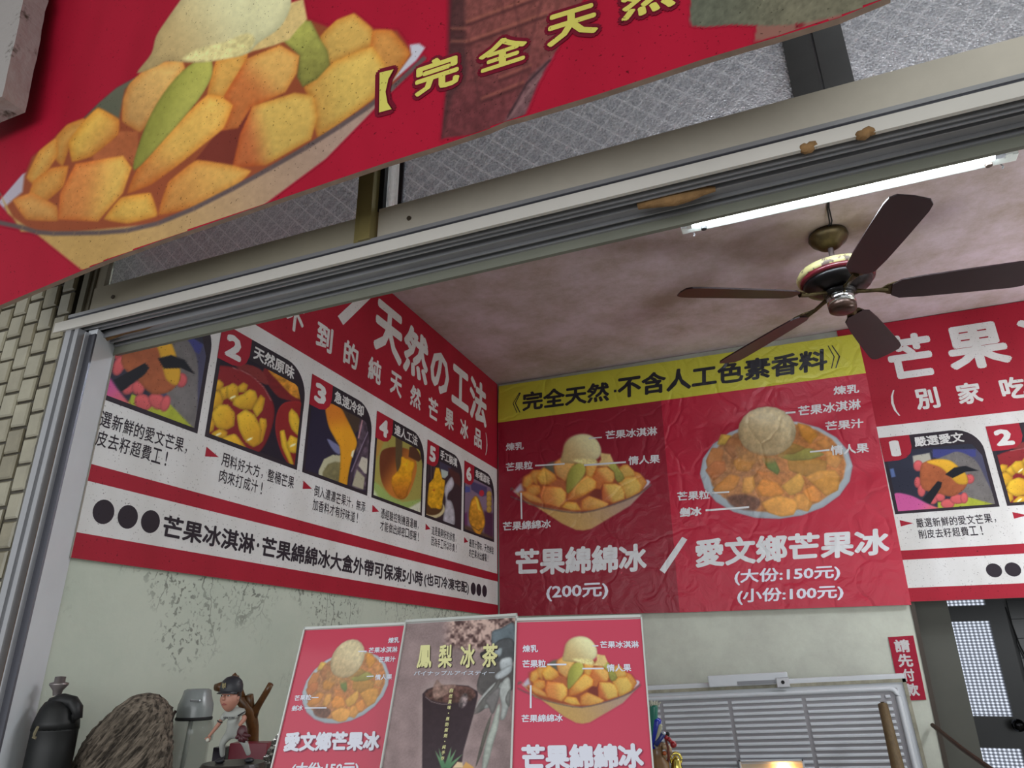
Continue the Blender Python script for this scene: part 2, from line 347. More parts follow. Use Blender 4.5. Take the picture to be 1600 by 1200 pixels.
m_olive = mat('olive_aluminium', '7a7462', rough=0.45, metal=0.2)
m_alud = mat('dark_aluminium', '62626a', rough=0.35, metal=0.8)
m_gap = mat('black_gap', '141416', rough=0.8)
m_grn = mat('grey_green_paint', '7c7d70', rough=0.6, var=0.12)
m_white = mat('white_enamel', 'd4d8dc', rough=0.35, var=0.05)
m_whitep = mat('white_reveal_board', 'd6d9de', rough=0.4, var=0.06)
m_brown = mat('brown_rust', '6b5038', rough=0.7, var=0.3, vscale=20)
m_gpil = mat('grey_green_pillar', '51514a', rough=0.6, var=0.15, vscale=3)
XR = 2.9
S('floor', MB().box(XL-0.12, XR, FY, 5.0, -EYE-0.05, -EYE), m_floor)
S('pavement', MB().box(-4, 5, -5, FY, -EYE-0.1, -EYE-0.02), mat('pavement_concrete', '85827c', rough=0.8, var=0.2))
S('ceiling', MB().box(XL-0.12, XR, FY+0.06, 5.0, ZC, ZC+0.1), m_ceil)
S('ceiling_arcade', MB().box(-4, 5, -3.2, FY-0.01, 2.05, 2.15), m_bwall)
S('wall_left', MB().box(XL-0.12, XL, FY+0.02, DB+0.1, -EYE, ZC), m_lwall)
XO = pl(1422, 946, 1, DB)[0]      # the back wall stops here and an opening begins
bw = MB().box(XL-0.02, XO, DB, DB+0.1, -EYE, ZC).box(XO, XR, DB, DB+0.1, 0.32, ZC)
S('wall_back', bw, m_bwall)
S('wall_right', MB().box(XR, XR+0.1, FY, 5.0, -EYE, ZC), m_bwall)
# recess behind the opening
YP = DB+0.14
px0 = XO-0.05; px1 = pl(1506, 1056, 1, YP)[0]
S('pillar', MB().box(px0, px1, YP, YP+0.25, -EYE, ZC), m_gpil)
S('trim_1', MB().box(XO, XO+0.018, DB-0.004, DB+0.1, -EYE, 0.32), mat('brown_trim', '3e342c', rough=0.6))
YD = 4.75
S('wall_recess', MB().box(XL, 3.4, YD+0.06, YD+0.16, -EYE, ZC), m_dark)
# door with patterned panes
def patglass(name, c, tr, gl, pat, emis=None, k=1.0):
    m, t, b, N, L = nt(name); out = N['Material Output']
    g = N.new('ShaderNodeNewGeometry'); src = g.outputs['Position']
    if pat == 'grid':
        sx = N.new('ShaderNodeSeparateXYZ'); L.new(src, sx.inputs[0]); hs = []
        for i, s in ((0, 300), (2, 400)):
            a = N.new('ShaderNodeMath'); a.operation = 'MULTIPLY'; a.inputs[1].default_value = s; L.new(sx.outputs[i], a.inputs[0])
            q = N.new('ShaderNodeMath'); q.operation = 'SINE'; L.new(a.outputs[0], q.inputs[0]); hs.append(q)
        mu = N.new('ShaderNodeMath'); mu.operation = 'ADD'; L.new(hs[0].outputs[0], mu.inputs[0]); L.new(hs[1].outputs[0], mu.inputs[1]); h = mu.outputs[0]; dist = 0.004; st = 0.9
    else:
        v = N.new('ShaderNodeTexVoronoi'); v.inputs['Scale'].default_value = 190; L.new(src, v.inputs['Vector'])
        # lattice of small diamonds stamped over the pebbled surface
        sx = N.new('ShaderNodeSeparateXYZ'); L.new(src, sx.inputs[0]); tri = []
        for sg in (1, -1):
            a = N.new('ShaderNodeMath'); a.operation = 'MULTIPLY_ADD'; a.inputs[1].default_value = sg; L.new(sx.outputs[0], a.inputs[0]); L.new(sx.outputs[2], a.inputs[2])
            q = N.new('ShaderNodeMath'); q.operation = 'PINGPONG'; q.inputs[1].default_value = 0.024; L.new(a.outputs[0], q.inputs[0])
            w = N.new('ShaderNodeMath'); w.operation = 'LESS_THAN'; w.inputs[1].default_value = 0.0020; L.new(q.outputs[0], w.inputs[0]); tri.append(w)
        mu = N.new('ShaderNodeMath'); mu.operation = 'MAXIMUM'; L.new(tri[0].outputs[0], mu.inputs[0]); L.new(tri[1].outputs[0], mu.inputs[1])
        ad = N.new('ShaderNodeMath'); ad.operation = 'MULTIPLY_ADD'; ad.inputs[1].default_value = 1.4; L.new(mu.outputs[0], ad.inputs[0]); L.new(v.outputs[0], ad.inputs[2]); h = ad.outputs[0]; dist = 0.004; st = 1.0
    bp = N.new('ShaderNodeBump'); bp.inputs['Strength'].default_value = st; bp.inputs['Distance'].default_value = dist*(0.45 if pat != 'grid' else 1); L.new(h, bp.inputs['Height'])
    tl = N.new('ShaderNodeBsdfTranslucent'); tl.inputs[0].default_value = (*hx(c, k), 1)
    if pat != 'grid':        # sparkle of the pressed pebbles, put into the translucent colour
        v.inputs['Scale'].default_value = 230; rc = N.new('ShaderNodeValToRGB'); rc.color_ramp.elements[0].position = 0.2; rc.color_ramp.elements[1].position = 0.85
        rc.color_ramp.elements[0].color = (*hx('76828e', k), 1); rc.color_ramp.elements[1].color = (0.95, 0.97, 1.0, 1); L.new(h, rc.inputs[0]); L.new(rc.outputs[0], tl.inputs[0]); L.new(bp.outputs[0], tl.inputs['Normal'])
    gs = N.new('ShaderNodeBsdfGlossy'); gs.inputs['Roughness'].default_value = 0.18; gs.inputs[0].default_value = (0.9, 0.92, 0.95, 1); L.new(bp.outputs[0], gs.inputs['Normal'])
    rf = N.new('ShaderNodeBsdfRefraction'); rf.inputs['Roughness'].default_value = 0.32; rf.inputs['IOR'].default_value = 1.2; L.new(bp.outputs[0], rf.inputs['Normal'])
    m1 = N.new('ShaderNodeMixShader'); m1.inputs[0].default_value = tr; L.new(rf.outputs[0], m1.inputs[1]); L.new(tl.outputs[0], m1.inputs[2])
    m2 = N.new('ShaderNodeMixShader'); m2.inputs[0].default_value = gl; L.new(m1.outputs[0], m2.inputs[1]); L.new(gs.outputs[0], m2.inputs[2])
    sh = m2.outputs[0]
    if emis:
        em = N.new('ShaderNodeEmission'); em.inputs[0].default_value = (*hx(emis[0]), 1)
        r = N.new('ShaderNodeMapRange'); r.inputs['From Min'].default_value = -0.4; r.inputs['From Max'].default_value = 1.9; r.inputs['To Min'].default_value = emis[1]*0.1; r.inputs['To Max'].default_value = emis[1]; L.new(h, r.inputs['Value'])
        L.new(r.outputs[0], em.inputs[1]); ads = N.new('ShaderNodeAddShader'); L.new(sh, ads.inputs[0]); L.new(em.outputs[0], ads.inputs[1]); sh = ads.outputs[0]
    L.new(sh, out.inputs['Surface']); return m
m_glass = patglass('pebbled_diamond_glass', 'dfe6ee', 0.48, 0.10, 'peb', k=1.0)
m_dglass = patglass('ribbed_square_glass', 'cfd6e0', 0.4, 0.12, 'grid', emis=('d8e0f0', 0.42))  # emission put into the glass makes the door panes look lit
def q2(px, py): p = pl(px, py, 1, YD); return p[0], p[2]
gx0 = q2(1470, 1050)[0]; gx1 = q2(1563, 1045)[0]; gz1 = q2(1520, 971)[1]; gz0 = q2(1560, 1119)[1]
dr = MB().box(gx0-0.1, gx0, YD-0.03, YD+0.02, -EYE, 0.55).box(gx1, gx1+0.085, YD-0.03, YD+0.02, -EYE, 0.55)
gt0 = q2(1510, 947)[1]; gb1 = q2(1560, 1168)[1]; gb0 = q2(1560, 1187)[1]
dr.box(gx0, gx1, YD-0.03, YD+0.02, gz1, gt0).box(gx0, gx1, YD-0.03, YD+0.02, gb1, gz0).box(gx0, gx1, YD-0.03, YD+0.02, -EYE, gb0-0.4)
door = S('door_1', dr, mat('black_door_paint', '1b1e22', rough=0.4), root=(gx0, YD, -EYE))
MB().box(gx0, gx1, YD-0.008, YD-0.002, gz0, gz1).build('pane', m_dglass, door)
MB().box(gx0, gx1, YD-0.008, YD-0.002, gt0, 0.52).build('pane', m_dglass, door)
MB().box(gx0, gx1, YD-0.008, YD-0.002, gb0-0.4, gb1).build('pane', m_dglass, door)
kx, kz = q2(1577, 1131); MB().lathe((kx+0.02, YD-0.03, kz), [(0.008, 0), (0.01, -0.03), (0.028, -0.05), (0.03, -0.07), (0.015, -0.085)], ax=np.array([[1, 0, 0], [0, 0, 1], [0, 1, 0.]])).build('door_knob', mat('black_chrome', '202022', rough=0.2, metal=0.9), door, smooth=True)
# dark tiles right of the door, pieces of the recess wall
rw = bpy.data.objects['wall_recess']; tm = mat('black_glazed_tile', '1b1e21', rough=0.25); tme = None
x = gx1+0.12; rng = random.Random(3); k = 0
while x < gx1+1.0:
    z = -1.0+(0.05 if k % 2 else 0)
    while z < 0.3:
        MB().box(x, x+0.146, YD+0.052, YD+0.061, z, z+0.096).build('tile', tm, rw); z += 0.10
    x += 0.15; k += 1
cb = MB(); wx, wz = q2(1573, 948); cb.tube([(wx, YD+0.03, wz), (wx+0.02, YD+0.03, wz-0.2), (wx+0.09, YD+0.035, wz-0.5), (wx+0.1, YD+0.03, wz-0.9)], 0.004, n=6)
cbo = cb.build('hanging_cable', m_gap, root=(wx, YD, wz)); tag(cbo, 'thin black cable hanging on the dark tiled wall beside the door', 'cable')
# ------------------------------------------------------------------ shop front: tiled wall, rails, transom window
m_grout, t_, b_, N_, L_ = nt('tiled_wall'); g_ = N_.new('ShaderNodeNewGeometry'); sp_ = N_.new('ShaderNodeSeparateXYZ'); cb0 = N_.new('ShaderNodeCombineXYZ')
L_.new(g_.outputs['Position'], sp_.inputs[0]); L_.new(sp_.outputs[2], cb0.inputs[0]); L_.new(sp_.outputs[0], cb0.inputs[1])
bk = N_.new('ShaderNodeTexBrick'); bk.inputs['Scale'].default_value = 1.0; bk.inputs['Brick Width'].default_value = 0.0668; bk.inputs['Row Height'].default_value = 0.0575; bk.inputs['Mortar Size'].default_value = 0.0035
bk.inputs['Color1'].default_value = (*hx('a39b84'), 1); bk.inputs['Color2'].default_value = (*hx('978e76'), 1); bk.inputs['Mortar'].default_value = (*hx('453f35'), 1)
L_.new(cb0.outputs[0], bk.inputs['Vector'])
ltx = N_.new('ShaderNodeMath'); ltx.operation = 'LESS_THAN'; ltx.inputs[1].default_value = -2.30; L_.new(sp_.outputs[0], ltx.inputs[0])
mxg = N_.new('ShaderNodeMixRGB'); L_.new(ltx.outputs[0], mxg.inputs[0]); mxg.inputs[1].default_value = (*hx('453f35'), 1); L_.new(bk.outputs[0], mxg.inputs[2]); L_.new(mxg.outputs[0], b_.inputs['Base Color']); b_.inputs['Roughness'].default_value = 0.5
TW = S('wall_front', MB().box(-3.2, -1.668, FY-0.004, FY+0.10, -EYE, 2.3), m_grout, root=(-2, FY, -EYE))
mt = [mat('cream_glazed_tile', 'a39b84', rough=0.22, var=0.22, vscale=14, spec=0.6), mat('cream_glazed_tile_dull', '978e76', rough=0.25, var=0.25, vscale=17, spec=0.6), mat('cream_glazed_tile_pale', 'aca58f', rough=0.2, var=0.2, vscale=12, spec=0.6)]
PXT, PZT = 0.0575, 0.0668; xr = -1.661; cnt = 0; cache = {}
def tilemesh(w, h, d, mm, ci):
    if (w, ci) in cache: return cache[(w, ci)]
    a, b = w/2, h/2; c = 0.004
    v = [(-a, 0, -b), (a, 0, -b), (a, 0, b), (-a, 0, b), (-a, -d+c, -b), (a, -d+c, -b), (a, -d+c, b), (-a, -d+c, b), (-a+c, -d, -b+c), (a-c, -d, -b+c), (a-c, -d, b-c), (-a+c, -d, b-c)]
    f = [(0, 1, 5, 4), (1, 2, 6, 5), (2, 3, 7, 6), (3, 0, 4, 7), (4, 5, 9, 8), (5, 6, 10, 9), (6, 7, 11, 10), (7, 4, 8, 11), (8, 9, 10, 11)]
    me = bpy.data.meshes.new('tile'); me.from_pydata(v, [], f); me.materials.append(mm); me.update(); cache[(w, ci)] = me; return me
for i in range(11):
    z = 1.02-(i % 2)*PZT*0.5; j = 0
    while z > -0.62:
        cx = xr-PXT*(i+0.5)+0.002; cz = z; px, py = proj(np.array([cx, FY, cz]))
        if px > -260 and 330 < py < 1500 and cnt < 298:
            ci = rng.randrange(3); w = 0.0505 if i else 0.044
            o = bpy.data.objects.new('tile', tilemesh(w, PZT-0.007, 0.009, mt[ci], ci)); COL.objects.link(o); o.parent = TW
            o.location = (cx+(0.003 if i == 0 else 0)-BASE[TW.name][0]+rng.uniform(-.0012, .0012), -0.004-rng.uniform(0, .0015), cz-BASE[TW.name][2]+rng.uniform(-.0012, .0012))
            o.rotation_euler = (rng.uniform(-.015, .015), rng.uniform(-.012, .012), rng.uniform(-.02, .02)); cnt += 1
        z -= PZT
    
# rough cement edge where the tiles meet the frame
ce = MB(); n = 60; zz = np.linspace(-EYE, 0.80, n); rr = np.random.RandomState(2)
vs = []; 
for z in zz: vs += [(-1.662-rr.rand()*0.008, FY-0.006-rr.rand()*0.005, z), (-1.640, FY-0.010, z)]
ce.add(vs, [(2*i, 2*i+1, 2*i+3, 2*i+2) for i in range(n-1)]); S('trim_2', ce, mat('grey_cement', '77736a', rough=0.95, var=0.4, vscale=60, bump=0.6, bscale=120))
# left jamb: silver channel, brown strip, dark channel
jb = tag(thing('trim_6', None, None, (-1.61, FY, -EYE)), kind='structure')
MB().box(-1.652, -1.632, FY-0.012, FY+0.03, -EYE, 0.80).box(-1.632, -1.622, FY-0.004, FY+0.03, -EYE, 0.80).box(-1.622, -1.608, FY-0.010, FY+0.012, -EYE, 0.80).build('outer_channel', m_alu, jb)
MB().box(-1.608, -1.594, FY+0.006, FY+0.016, -EYE, 0.79).build('brown_strip', m_brown, jb)
MB().box(-1.594, -1.590, FY-0.002, FY+0.012, -EYE, 0.79).build('bright_edge', m_alu, jb)
MB().box(-1.590, -1.568, FY+0.008, FY+0.013, -EYE, 0.785).build('dark_channel', m_alud, jb)
# white reveal board on the inner side of the jamb
S('trim_3', MB().add([(-1.568, FY+0.012, -EYE), (XL+0.006, FY+0.105, -EYE), (XL+0.006, FY+0.105, 0.80), (-1.568, FY+0.012, 0.80), (-1.60, FY+0.012, -EYE), (XL-0.03, FY+0.105, -EYE), (XL-0.03, FY+0.105, 0.80), (-1.60, FY+0.012, 0.80)],
  [(0, 1, 2, 3), (4, 7, 6, 5), (0, 4, 5, 1), (3, 2, 6, 7), (0, 3, 7, 4), (1, 5, 6, 2)]), m_whitep)
# head rail made of its profiles
XA, XB = -1.66, 2.9
hr = tag(thing('trim_5', None, None, (0.5, FY, 0.80)), kind='structure')
MB().box(-1.692, XB, 1.068, 1.076, 0.799, 0.826).build('fascia', m_fascia, hr)
MB().box(XA, XB, 1.078, 1.10, 0.822, 0.838).build('groove', m_alud, hr)
MB().box(XA, XB, 1.076, 1.10, 0.838, 0.847).build('upper_lip', m_alu, hr)
MB().box(XA+0.02, XB, 1.076, 1.19, 0.818, 0.826).build('soffit', m_alud, hr)
MB().box(XA+0.03, XB, 1.0905, 1.093, 0.800, 0.818).box(XA+0.03, XB, 1.093, 1.104, 0.8055, 0.811).box(XA+0.03, XB, 1.104, 1.107, 0.800, 0.818).build('track', m_alu, hr)
MB().box(XA+0.05, XB, 1.127, 1.130, 0.798, 0.818).box(XA+0.05, XB, 1.130, 1.158, 0.806, 0.811).box(XA+0.05, XB, 1.158, 1.161, 0.798, 0.818).build('track', m_alu, hr)
MB().box(XA+0.06, XB, 1.176, 1.182, 0.797, 0.826).build('inner_lip', m_alu, hr)
MB().box(XL, XB, 1.182, 1.192, 0.776, 0.85).build('lintel_face', m_grn, hr)
for o_ in hr.children:                # the inner rails rise slightly towards the right
    if o_.name.startswith(('lintel', 'inner', 'track')):
        for v_ in o_.data.vertices:
            if v_.co.y > 0.03: v_.co.z += 0.0085*(v_.co.x+0.5+0.75)
# tan foam blocks stuck in the tracks
fm = mat('tan_foam', 'a07a4e', rough=0.9, var=0.35, vscale=40, bump=0.4, bscale=90)
for i, (xa, ya, xb, yb, w, lb) in enumerate((
    (996, 322, 1118, 296, 0.013, 'long tan foam block wedged in the track above the ceiling light'), (1250, 234, 1278, 227, 0.009, 'small tan foam plug in the rail, left one of a pair'),
    (1338, 212, 1368, 205, 0.009, 'small tan foam plug in the rail, right one of a pair'), (146, 531, 242, 505, 0.011, 'tan foam block wedged in the track at the left jamb'))):
    a = pl(xa, ya, 2, 0.803); b = pl(xb, yb, 2, 0.803); mb = MB(); n = 7
    mb.tube([a+(b-a)*t+np.array([0, 0, 0.003*math.sin(t*9+i)]) for t in np.linspace(0, 1, n)], [w*q for q in (0.6, 0.95, 1, 1.0, 0.95, 0.75, 0.4)], n=7)
    o = mb.build('foam_block', fm, root=(a+b)/2, smooth=True); tag(o, lb, 'foam', 'foam pieces in the head rail' )
# transom: sashes, stiles, panes
ZG = 0.925; ZT = 2.1
tr = tag(thing('window_1', None, None, (0.5, FY, 0.85)), kind='structure')
MB().box(-1.600, -0.782, 1.086, 1.10, 0.848, 0.917).build('bottom_rail', m_bronze, tr)
MB().box(-0.745, XB, 1.092, 1.112, 0.848, 0.931).build('bottom_rail', m_fascia if False else mat('warm_aluminium', 'd4ccbd', rough=0.5, metal=0.1, var=0.1), tr)
MB().box(-1.640, -1.620, 1.078, 1.112, 0.848, ZT).box(-1.618, -1.604, 1.084, 1.112, 0.848, ZT).build('stile', m_olive, tr)
MB().box(-1.600, -1.570, 1.088, 1.10, 0.917, ZT).build('stile', m_bronze, tr)
mu_ = mat('brass_aluminium', 'a0925e', rough=0.4, metal=0.25, var=0.2)
MB().box(-0.792, -0.780, 1.074, 1.10, 0.845, ZT).box(-0.778, -0.750, 1.070, 1.10, 0.845, ZT).build('stile', mu_, tr)
MB().box(-0.750, -0.738, 1.094, 1.115, 0.928, ZT).build('stile', m_gap, tr)
st0 = pl(1229, 104, 1, 1.115)[0]; st1 = pl(1320, 80, 1, 1.115)[0]
MB().box(st0, (st0+st1)/2-0.002, 1.10, 1.13, 0.928, ZT).box((st0+st1)/2+0.002, st1, 1.096, 1.13, 0.928, ZT).build('stile', mat('slate_stile', '626264', rough=0.55, var=0.2), tr)
for a, b in ((-1.570, -0.782), (-0.700, st0), (st1, XB)):
    MB().box(a, b, 1.104, 1.108, 0.915, ZT).build('pane', m_glass, tr)
rb = MB(); xx = np.linspace(-0.738, -0.702, 19); vs = []
for i, x in enumerate(xx): vs += [(x, 1.108-(0.0015 if i % 2 else 0), 0.92), (x, 1.108-(0.0015 if i % 2 else 0), ZT)]
rb.add(vs, [(2*i, 2*i+1, 2*i+3, 2*i+2) for i in range(18)]).build('ribbed_strip', patglass('ribbed_pale_plastic', 'f4fffa', 0.85, 0.15, 'grid'), tr)
MB().box(-0.704, -0.694, 1.10, 1.112, 0.925, ZT).build('stile', m_alud, tr)
for (bx, by) in ((176.5, 464), (557.5, 368), (639, 341)):
    c = pl(bx, by, 1, 1.084 if bx < 600 else 1.091)
    MB().lathe(c, [(0.0, -0.002), (0.0048, -0.002), (0.0055, 0.001)], n=16, ax=np.array([[1, 0, 0], [0, 0, 1], [0, 1, 0.]])).build('screw_cap', mat('brown_plug', '4b4034', rough=0.5), tr)
S('wall_front_upper', MB().box(-3.2, XR, FY-0.01, FY+0.1, ZT, 3.0), m_bwall)
# peeling white post at the far left, in front of the tiles
pc = thing('wall_post', 'peeling white painted post at the left end of the big sign', 'post', (-1.93, 0.80, 0.9))
a = pl(37, 0, 1, 0.80); b = pl(20, 95, 1, 0.80); c = pl(5, 150, 1, 0.80)
mb = MB(); rr = np.random.RandomState(5); zs = np.linspace(2.3, c[2], 26); vs = []
for z in zs:
    t = (a[2]-z)/(a[2]-c[2]); x = a[0]+(c[0]-a[0])*max(t, -1)*1.0+rr.uniform(-.006, .006)
    vs += [(x, 0.80, z), (x-0.25, 0.80, z), (x-0.25, 0.86, z), (x, 0.86, z)]
fs = []
for i in range(len(zs)-1):
    for j in range(4): fs.append((4*i+j, 4*i+(j+1) % 4, 4*i+4+(j+1) % 4, 4*i+4+j))
fs += [(0, 1, 2, 3), tuple(4*(len(zs)-1)+j for j in range(4))]
mb.add(vs, fs).build('painted_board', mat('peeling_white_paint', 'a39c9a', rough=0.85, col2='4a4238', vscale=9, bump=0.5, bscale=25, lo=0.36, hi=0.44), pc)
# ------------------------------------------------------------------ printed pictures
YL1, YL2, OR1, OR2, DKO, RDB = (222, 182, 92), (208, 160, 80), (206, 132, 72), (196, 112, 62), (150, 76, 48), (120, 52, 42)
BOWLB = [(801, 763), (826, 788), (860, 795), (910, 801), (960, 788), (998, 772), (1017, 757), (985, 790), (925, 826), (912, 829), (900, 828), (878, 818), (835, 790), (812, 776)]
srcA = [(-5, 318), (664, 75), (324, 87), (210, 265), (455, 28), (473, 136), (118, 256), (192, 244), (365, 164), (153, 168), (140, 352), (166, 337), (553, 20), (643, 83), (400, 283)]
dstP = [(801, 763), (1017, 757), (910, 719), (887.5, 771), (949, 717), (967.5, 756), (847.5, 759), (877, 761), (932.5, 755), (850, 736), (872, 797), (877.5, 791), (980, 725), (1010, 747.5), (953, 791)]
H_bp = homog(srcA, dstP); H_pb = np.linalg.inv(H_bp)
def bowlA(c, sc=1.0):
    """glass boat bowl heaped with mango pieces; frame = pixels of the big sign"""
    T = lambda pts: [hap(H_pb, *p) for p in pts]
    s1 = 1.6/sc
    tex = 0.09
    c.poly([(-3, 316), (35, 272), (60, 262), (60, 300), (10, 330)], (186, 176, 190), soft=s1)
    c.poly([(130, 185), (155, 160), (182, 137), (215, 119), (240, 108), (220, 150), (188, 190), (160, 190)], (92, 94, 78), soft=s1, g=(140, 180, 230, 110, (110, 108, 92)))
    c.poly([(35, 300), (38, 275), (50, 245), (78, 222), (105, 195), (131, 186), (153, 168), (186, 186), (195, 140), (225, 115), (300, 80), (480, 30), (520, 45), (553, 20), (582, 45), (620, 48), (650, 88), (600, 150)]+T([(985, 779), (960, 788), (910, 801), (860, 796), (826, 788), (808, 772)]), DKO, soft=s1*1.5)
    body = T(BOWLB[:7]) + T(BOWLB[7:])
    c.poly(body, (190, 152, 92), soft=s1, g=(110, 400, 560, 200, (170, 142, 128)), tex=0.06)
    A = dict(soft=s1, sm='c', rim=(15, (0.96, 0.80, 0.66)), tex=tex)
    c.poly([(105, 194), (131, 184), (140, 200), (110, 225), (98, 262), (79, 241), (88, 212)], (206, 152, 78), **A)
    c.poly([(88, 214), (60, 236), (40, 278), (56, 292), (78, 262), (92, 240)], (212, 162, 84), **A)
    c.poly([(52, 282), (80, 262), (108, 258), (100, 292), (64, 322), (42, 312)], (204, 146, 74), **A)
    c.poly([(18, 312), (50, 300), (90, 322), (92, 346), (40, 344)], (206, 150, 84), **A)
    c.poly([(144, 245), (188, 205), (216, 205), (214, 262), (200, 250), (150, 262)], (176, 98, 60), soft=s1, tex=tex)
    c.poly([(201, 131), (236, 99), (284, 92), (290, 108), (262, 150), (240, 185), (219, 208), (190, 190), (192, 155)], (212, 160, 96), g=(200, 190, 270, 110, (226, 180, 106)), **A)
    c.poly([(131, 188), (153, 167), (187, 186), (186, 210), (144, 245), (112, 254), (106, 222)], (206, 146, 74), g=(180, 225, 130, 190, (224, 180, 84)), **A)
    c.poly([(337, 92), (389, 70), (384, 110), (350, 155), (322, 150)], (220, 166, 84), **A)
    c.poly([(385, 92), (437, 70), (468, 87), (464, 114), (446, 144), (394, 168), (381, 203), (346, 208), (362, 166), (350, 150)], (200, 116, 62), g=(385, 140, 425, 105, (220, 170, 94)), soft=s1, tex=tex, rim=(12, (0.96, 0.82, 0.70)))
    c.poly([(306, 249), (341, 205), (372, 200), (394, 166), (400, 200), (363, 260)], RDB, soft=s1)
    c.poly([(499, 57), (525, 31), (553, 20), (582, 44), (588, 68), (521, 101), (505, 96)], (210, 168, 88), **A)
    c.poly([(582, 46), (612, 46), (643, 83), (612, 128), (588, 150), (576, 90)], (202, 140, 72), **A)
    c.poly([(640, 70), (655, 68), (664, 75), (650, 95), (612, 128), (643, 86)], (198, 196, 208), soft=s1)
    c.poly([(473, 136), (521, 96), (582, 70), (608, 110), (588, 152), (494, 219), (488, 160)], (206, 156, 78), g=(480, 160, 540, 150, (214, 178, 92)), **A)
    c.poly([(394, 166), (460, 145), (490, 149), (496, 184), (486, 218), (416, 258), (363, 262), (375, 210)], (196, 108, 62), g=(380, 210, 425, 200, (214, 176, 92)), soft=s1, tex=tex, rim=(12, (0.96, 0.82, 0.70)))
    c.poly([(455, 28), (486, 33), (500, 60), (512, 79), (516, 101), (495, 124), (473, 136), (464, 120), (468, 87), (440, 62)], (148, 144, 72), g=(500, 110, 480, 40, (170, 168, 84)), soft=s1, tex=0.12, rim=(8, 0.8))
    c.poly([(324, 147), (345, 150), (365, 164), (350, 201), (318, 226), (284, 254), (236, 289), (197, 304), (212, 266), (280, 188)], (206, 132, 68), g=(236, 290, 280, 220, (226, 178, 90)), **A)
    c.poly([(262, 284), (306, 249), (363, 258), (394, 267), (372, 289), (306, 324), (245, 338)], (208, 142, 74), g=(250, 320, 380, 270, (212, 166, 88)), **A)
    c.poly([(118, 256), (192, 243), (206, 262), (192, 302), (153, 346), (90, 343), (94, 302)], (212, 134, 72), g=(120, 300, 180, 310, (226, 180, 92)), soft=s1, rim=(12, (0.98, 0.82, 0.70)), tex=tex)
    c.poly([(160, 343), (188, 308), (236, 300), (248, 338), (200, 350)], (216, 170, 82), **A)
    c.poly([(324, 87), (332, 114), (315, 149), (290, 180), (262, 212), (210, 266), (219, 219), (245, 162), (284, 112)], (150, 148, 66), g=(245, 165, 290, 185, (182, 178, 88)), soft=s1, sm=True, tex=0.06, rim=(6, 0.85))
    # scoop
    c.poly([(385, 84), (405, 62), (420, 42), (424, 10), (455, 4), (474, -2), (480, 30), (466, 44), (452, 62), (425, 72), (395, 80)], (222, 192, 128), soft=s1, tex=0.1)
    if sc < 1: dome = T([(877, 722), (879, 706), (882.5, 692.5), (892.5, 682.5), (907.5, 678), (922.5, 680), (933.7, 689), (939.5, 702.5), (936, 715), (922, 722), (900, 724)]); gd = (*hap(H_pb, 885, 712), *hap(H_pb, 925, 690))
    else: dome = [(214, 114), (236, 84), (244, 56), (262, 28), (285, -5), (310, -45), (360, -78), (415, -72), (447, -38), (455, 5), (438, 42), (405, 66), (385, 84), (350, 92), (305, 98), (262, 96), (244, 104)]; gd = (250, 70, 380, 0)
    c.poly(dome, (204, 176, 122), soft=s1, sm=True, g=(*gd, (226, 220, 172)), tex=0.06, rim=(16, 0.88))
    c.poly([(285, 92), (310, 76), (350, 66), (385, 52), (398, 62), (385, 82), (350, 92), (318, 96)], (230, 214, 150), soft=s1*1.4, sm=True, tex=0.2)
    r = T([(801, 763), (826, 786), (862, 796), (910, 801), (960, 788), (998, 772), (1017, 757)]); r = [tuple(p) for p in smooth_poly(r+[(r[-1][0]+1, r[-1][1])], 3)[:19]]
    c.line(r, 7.0 if sc == 1 else 5, (98, 82, 82), soft=s1)
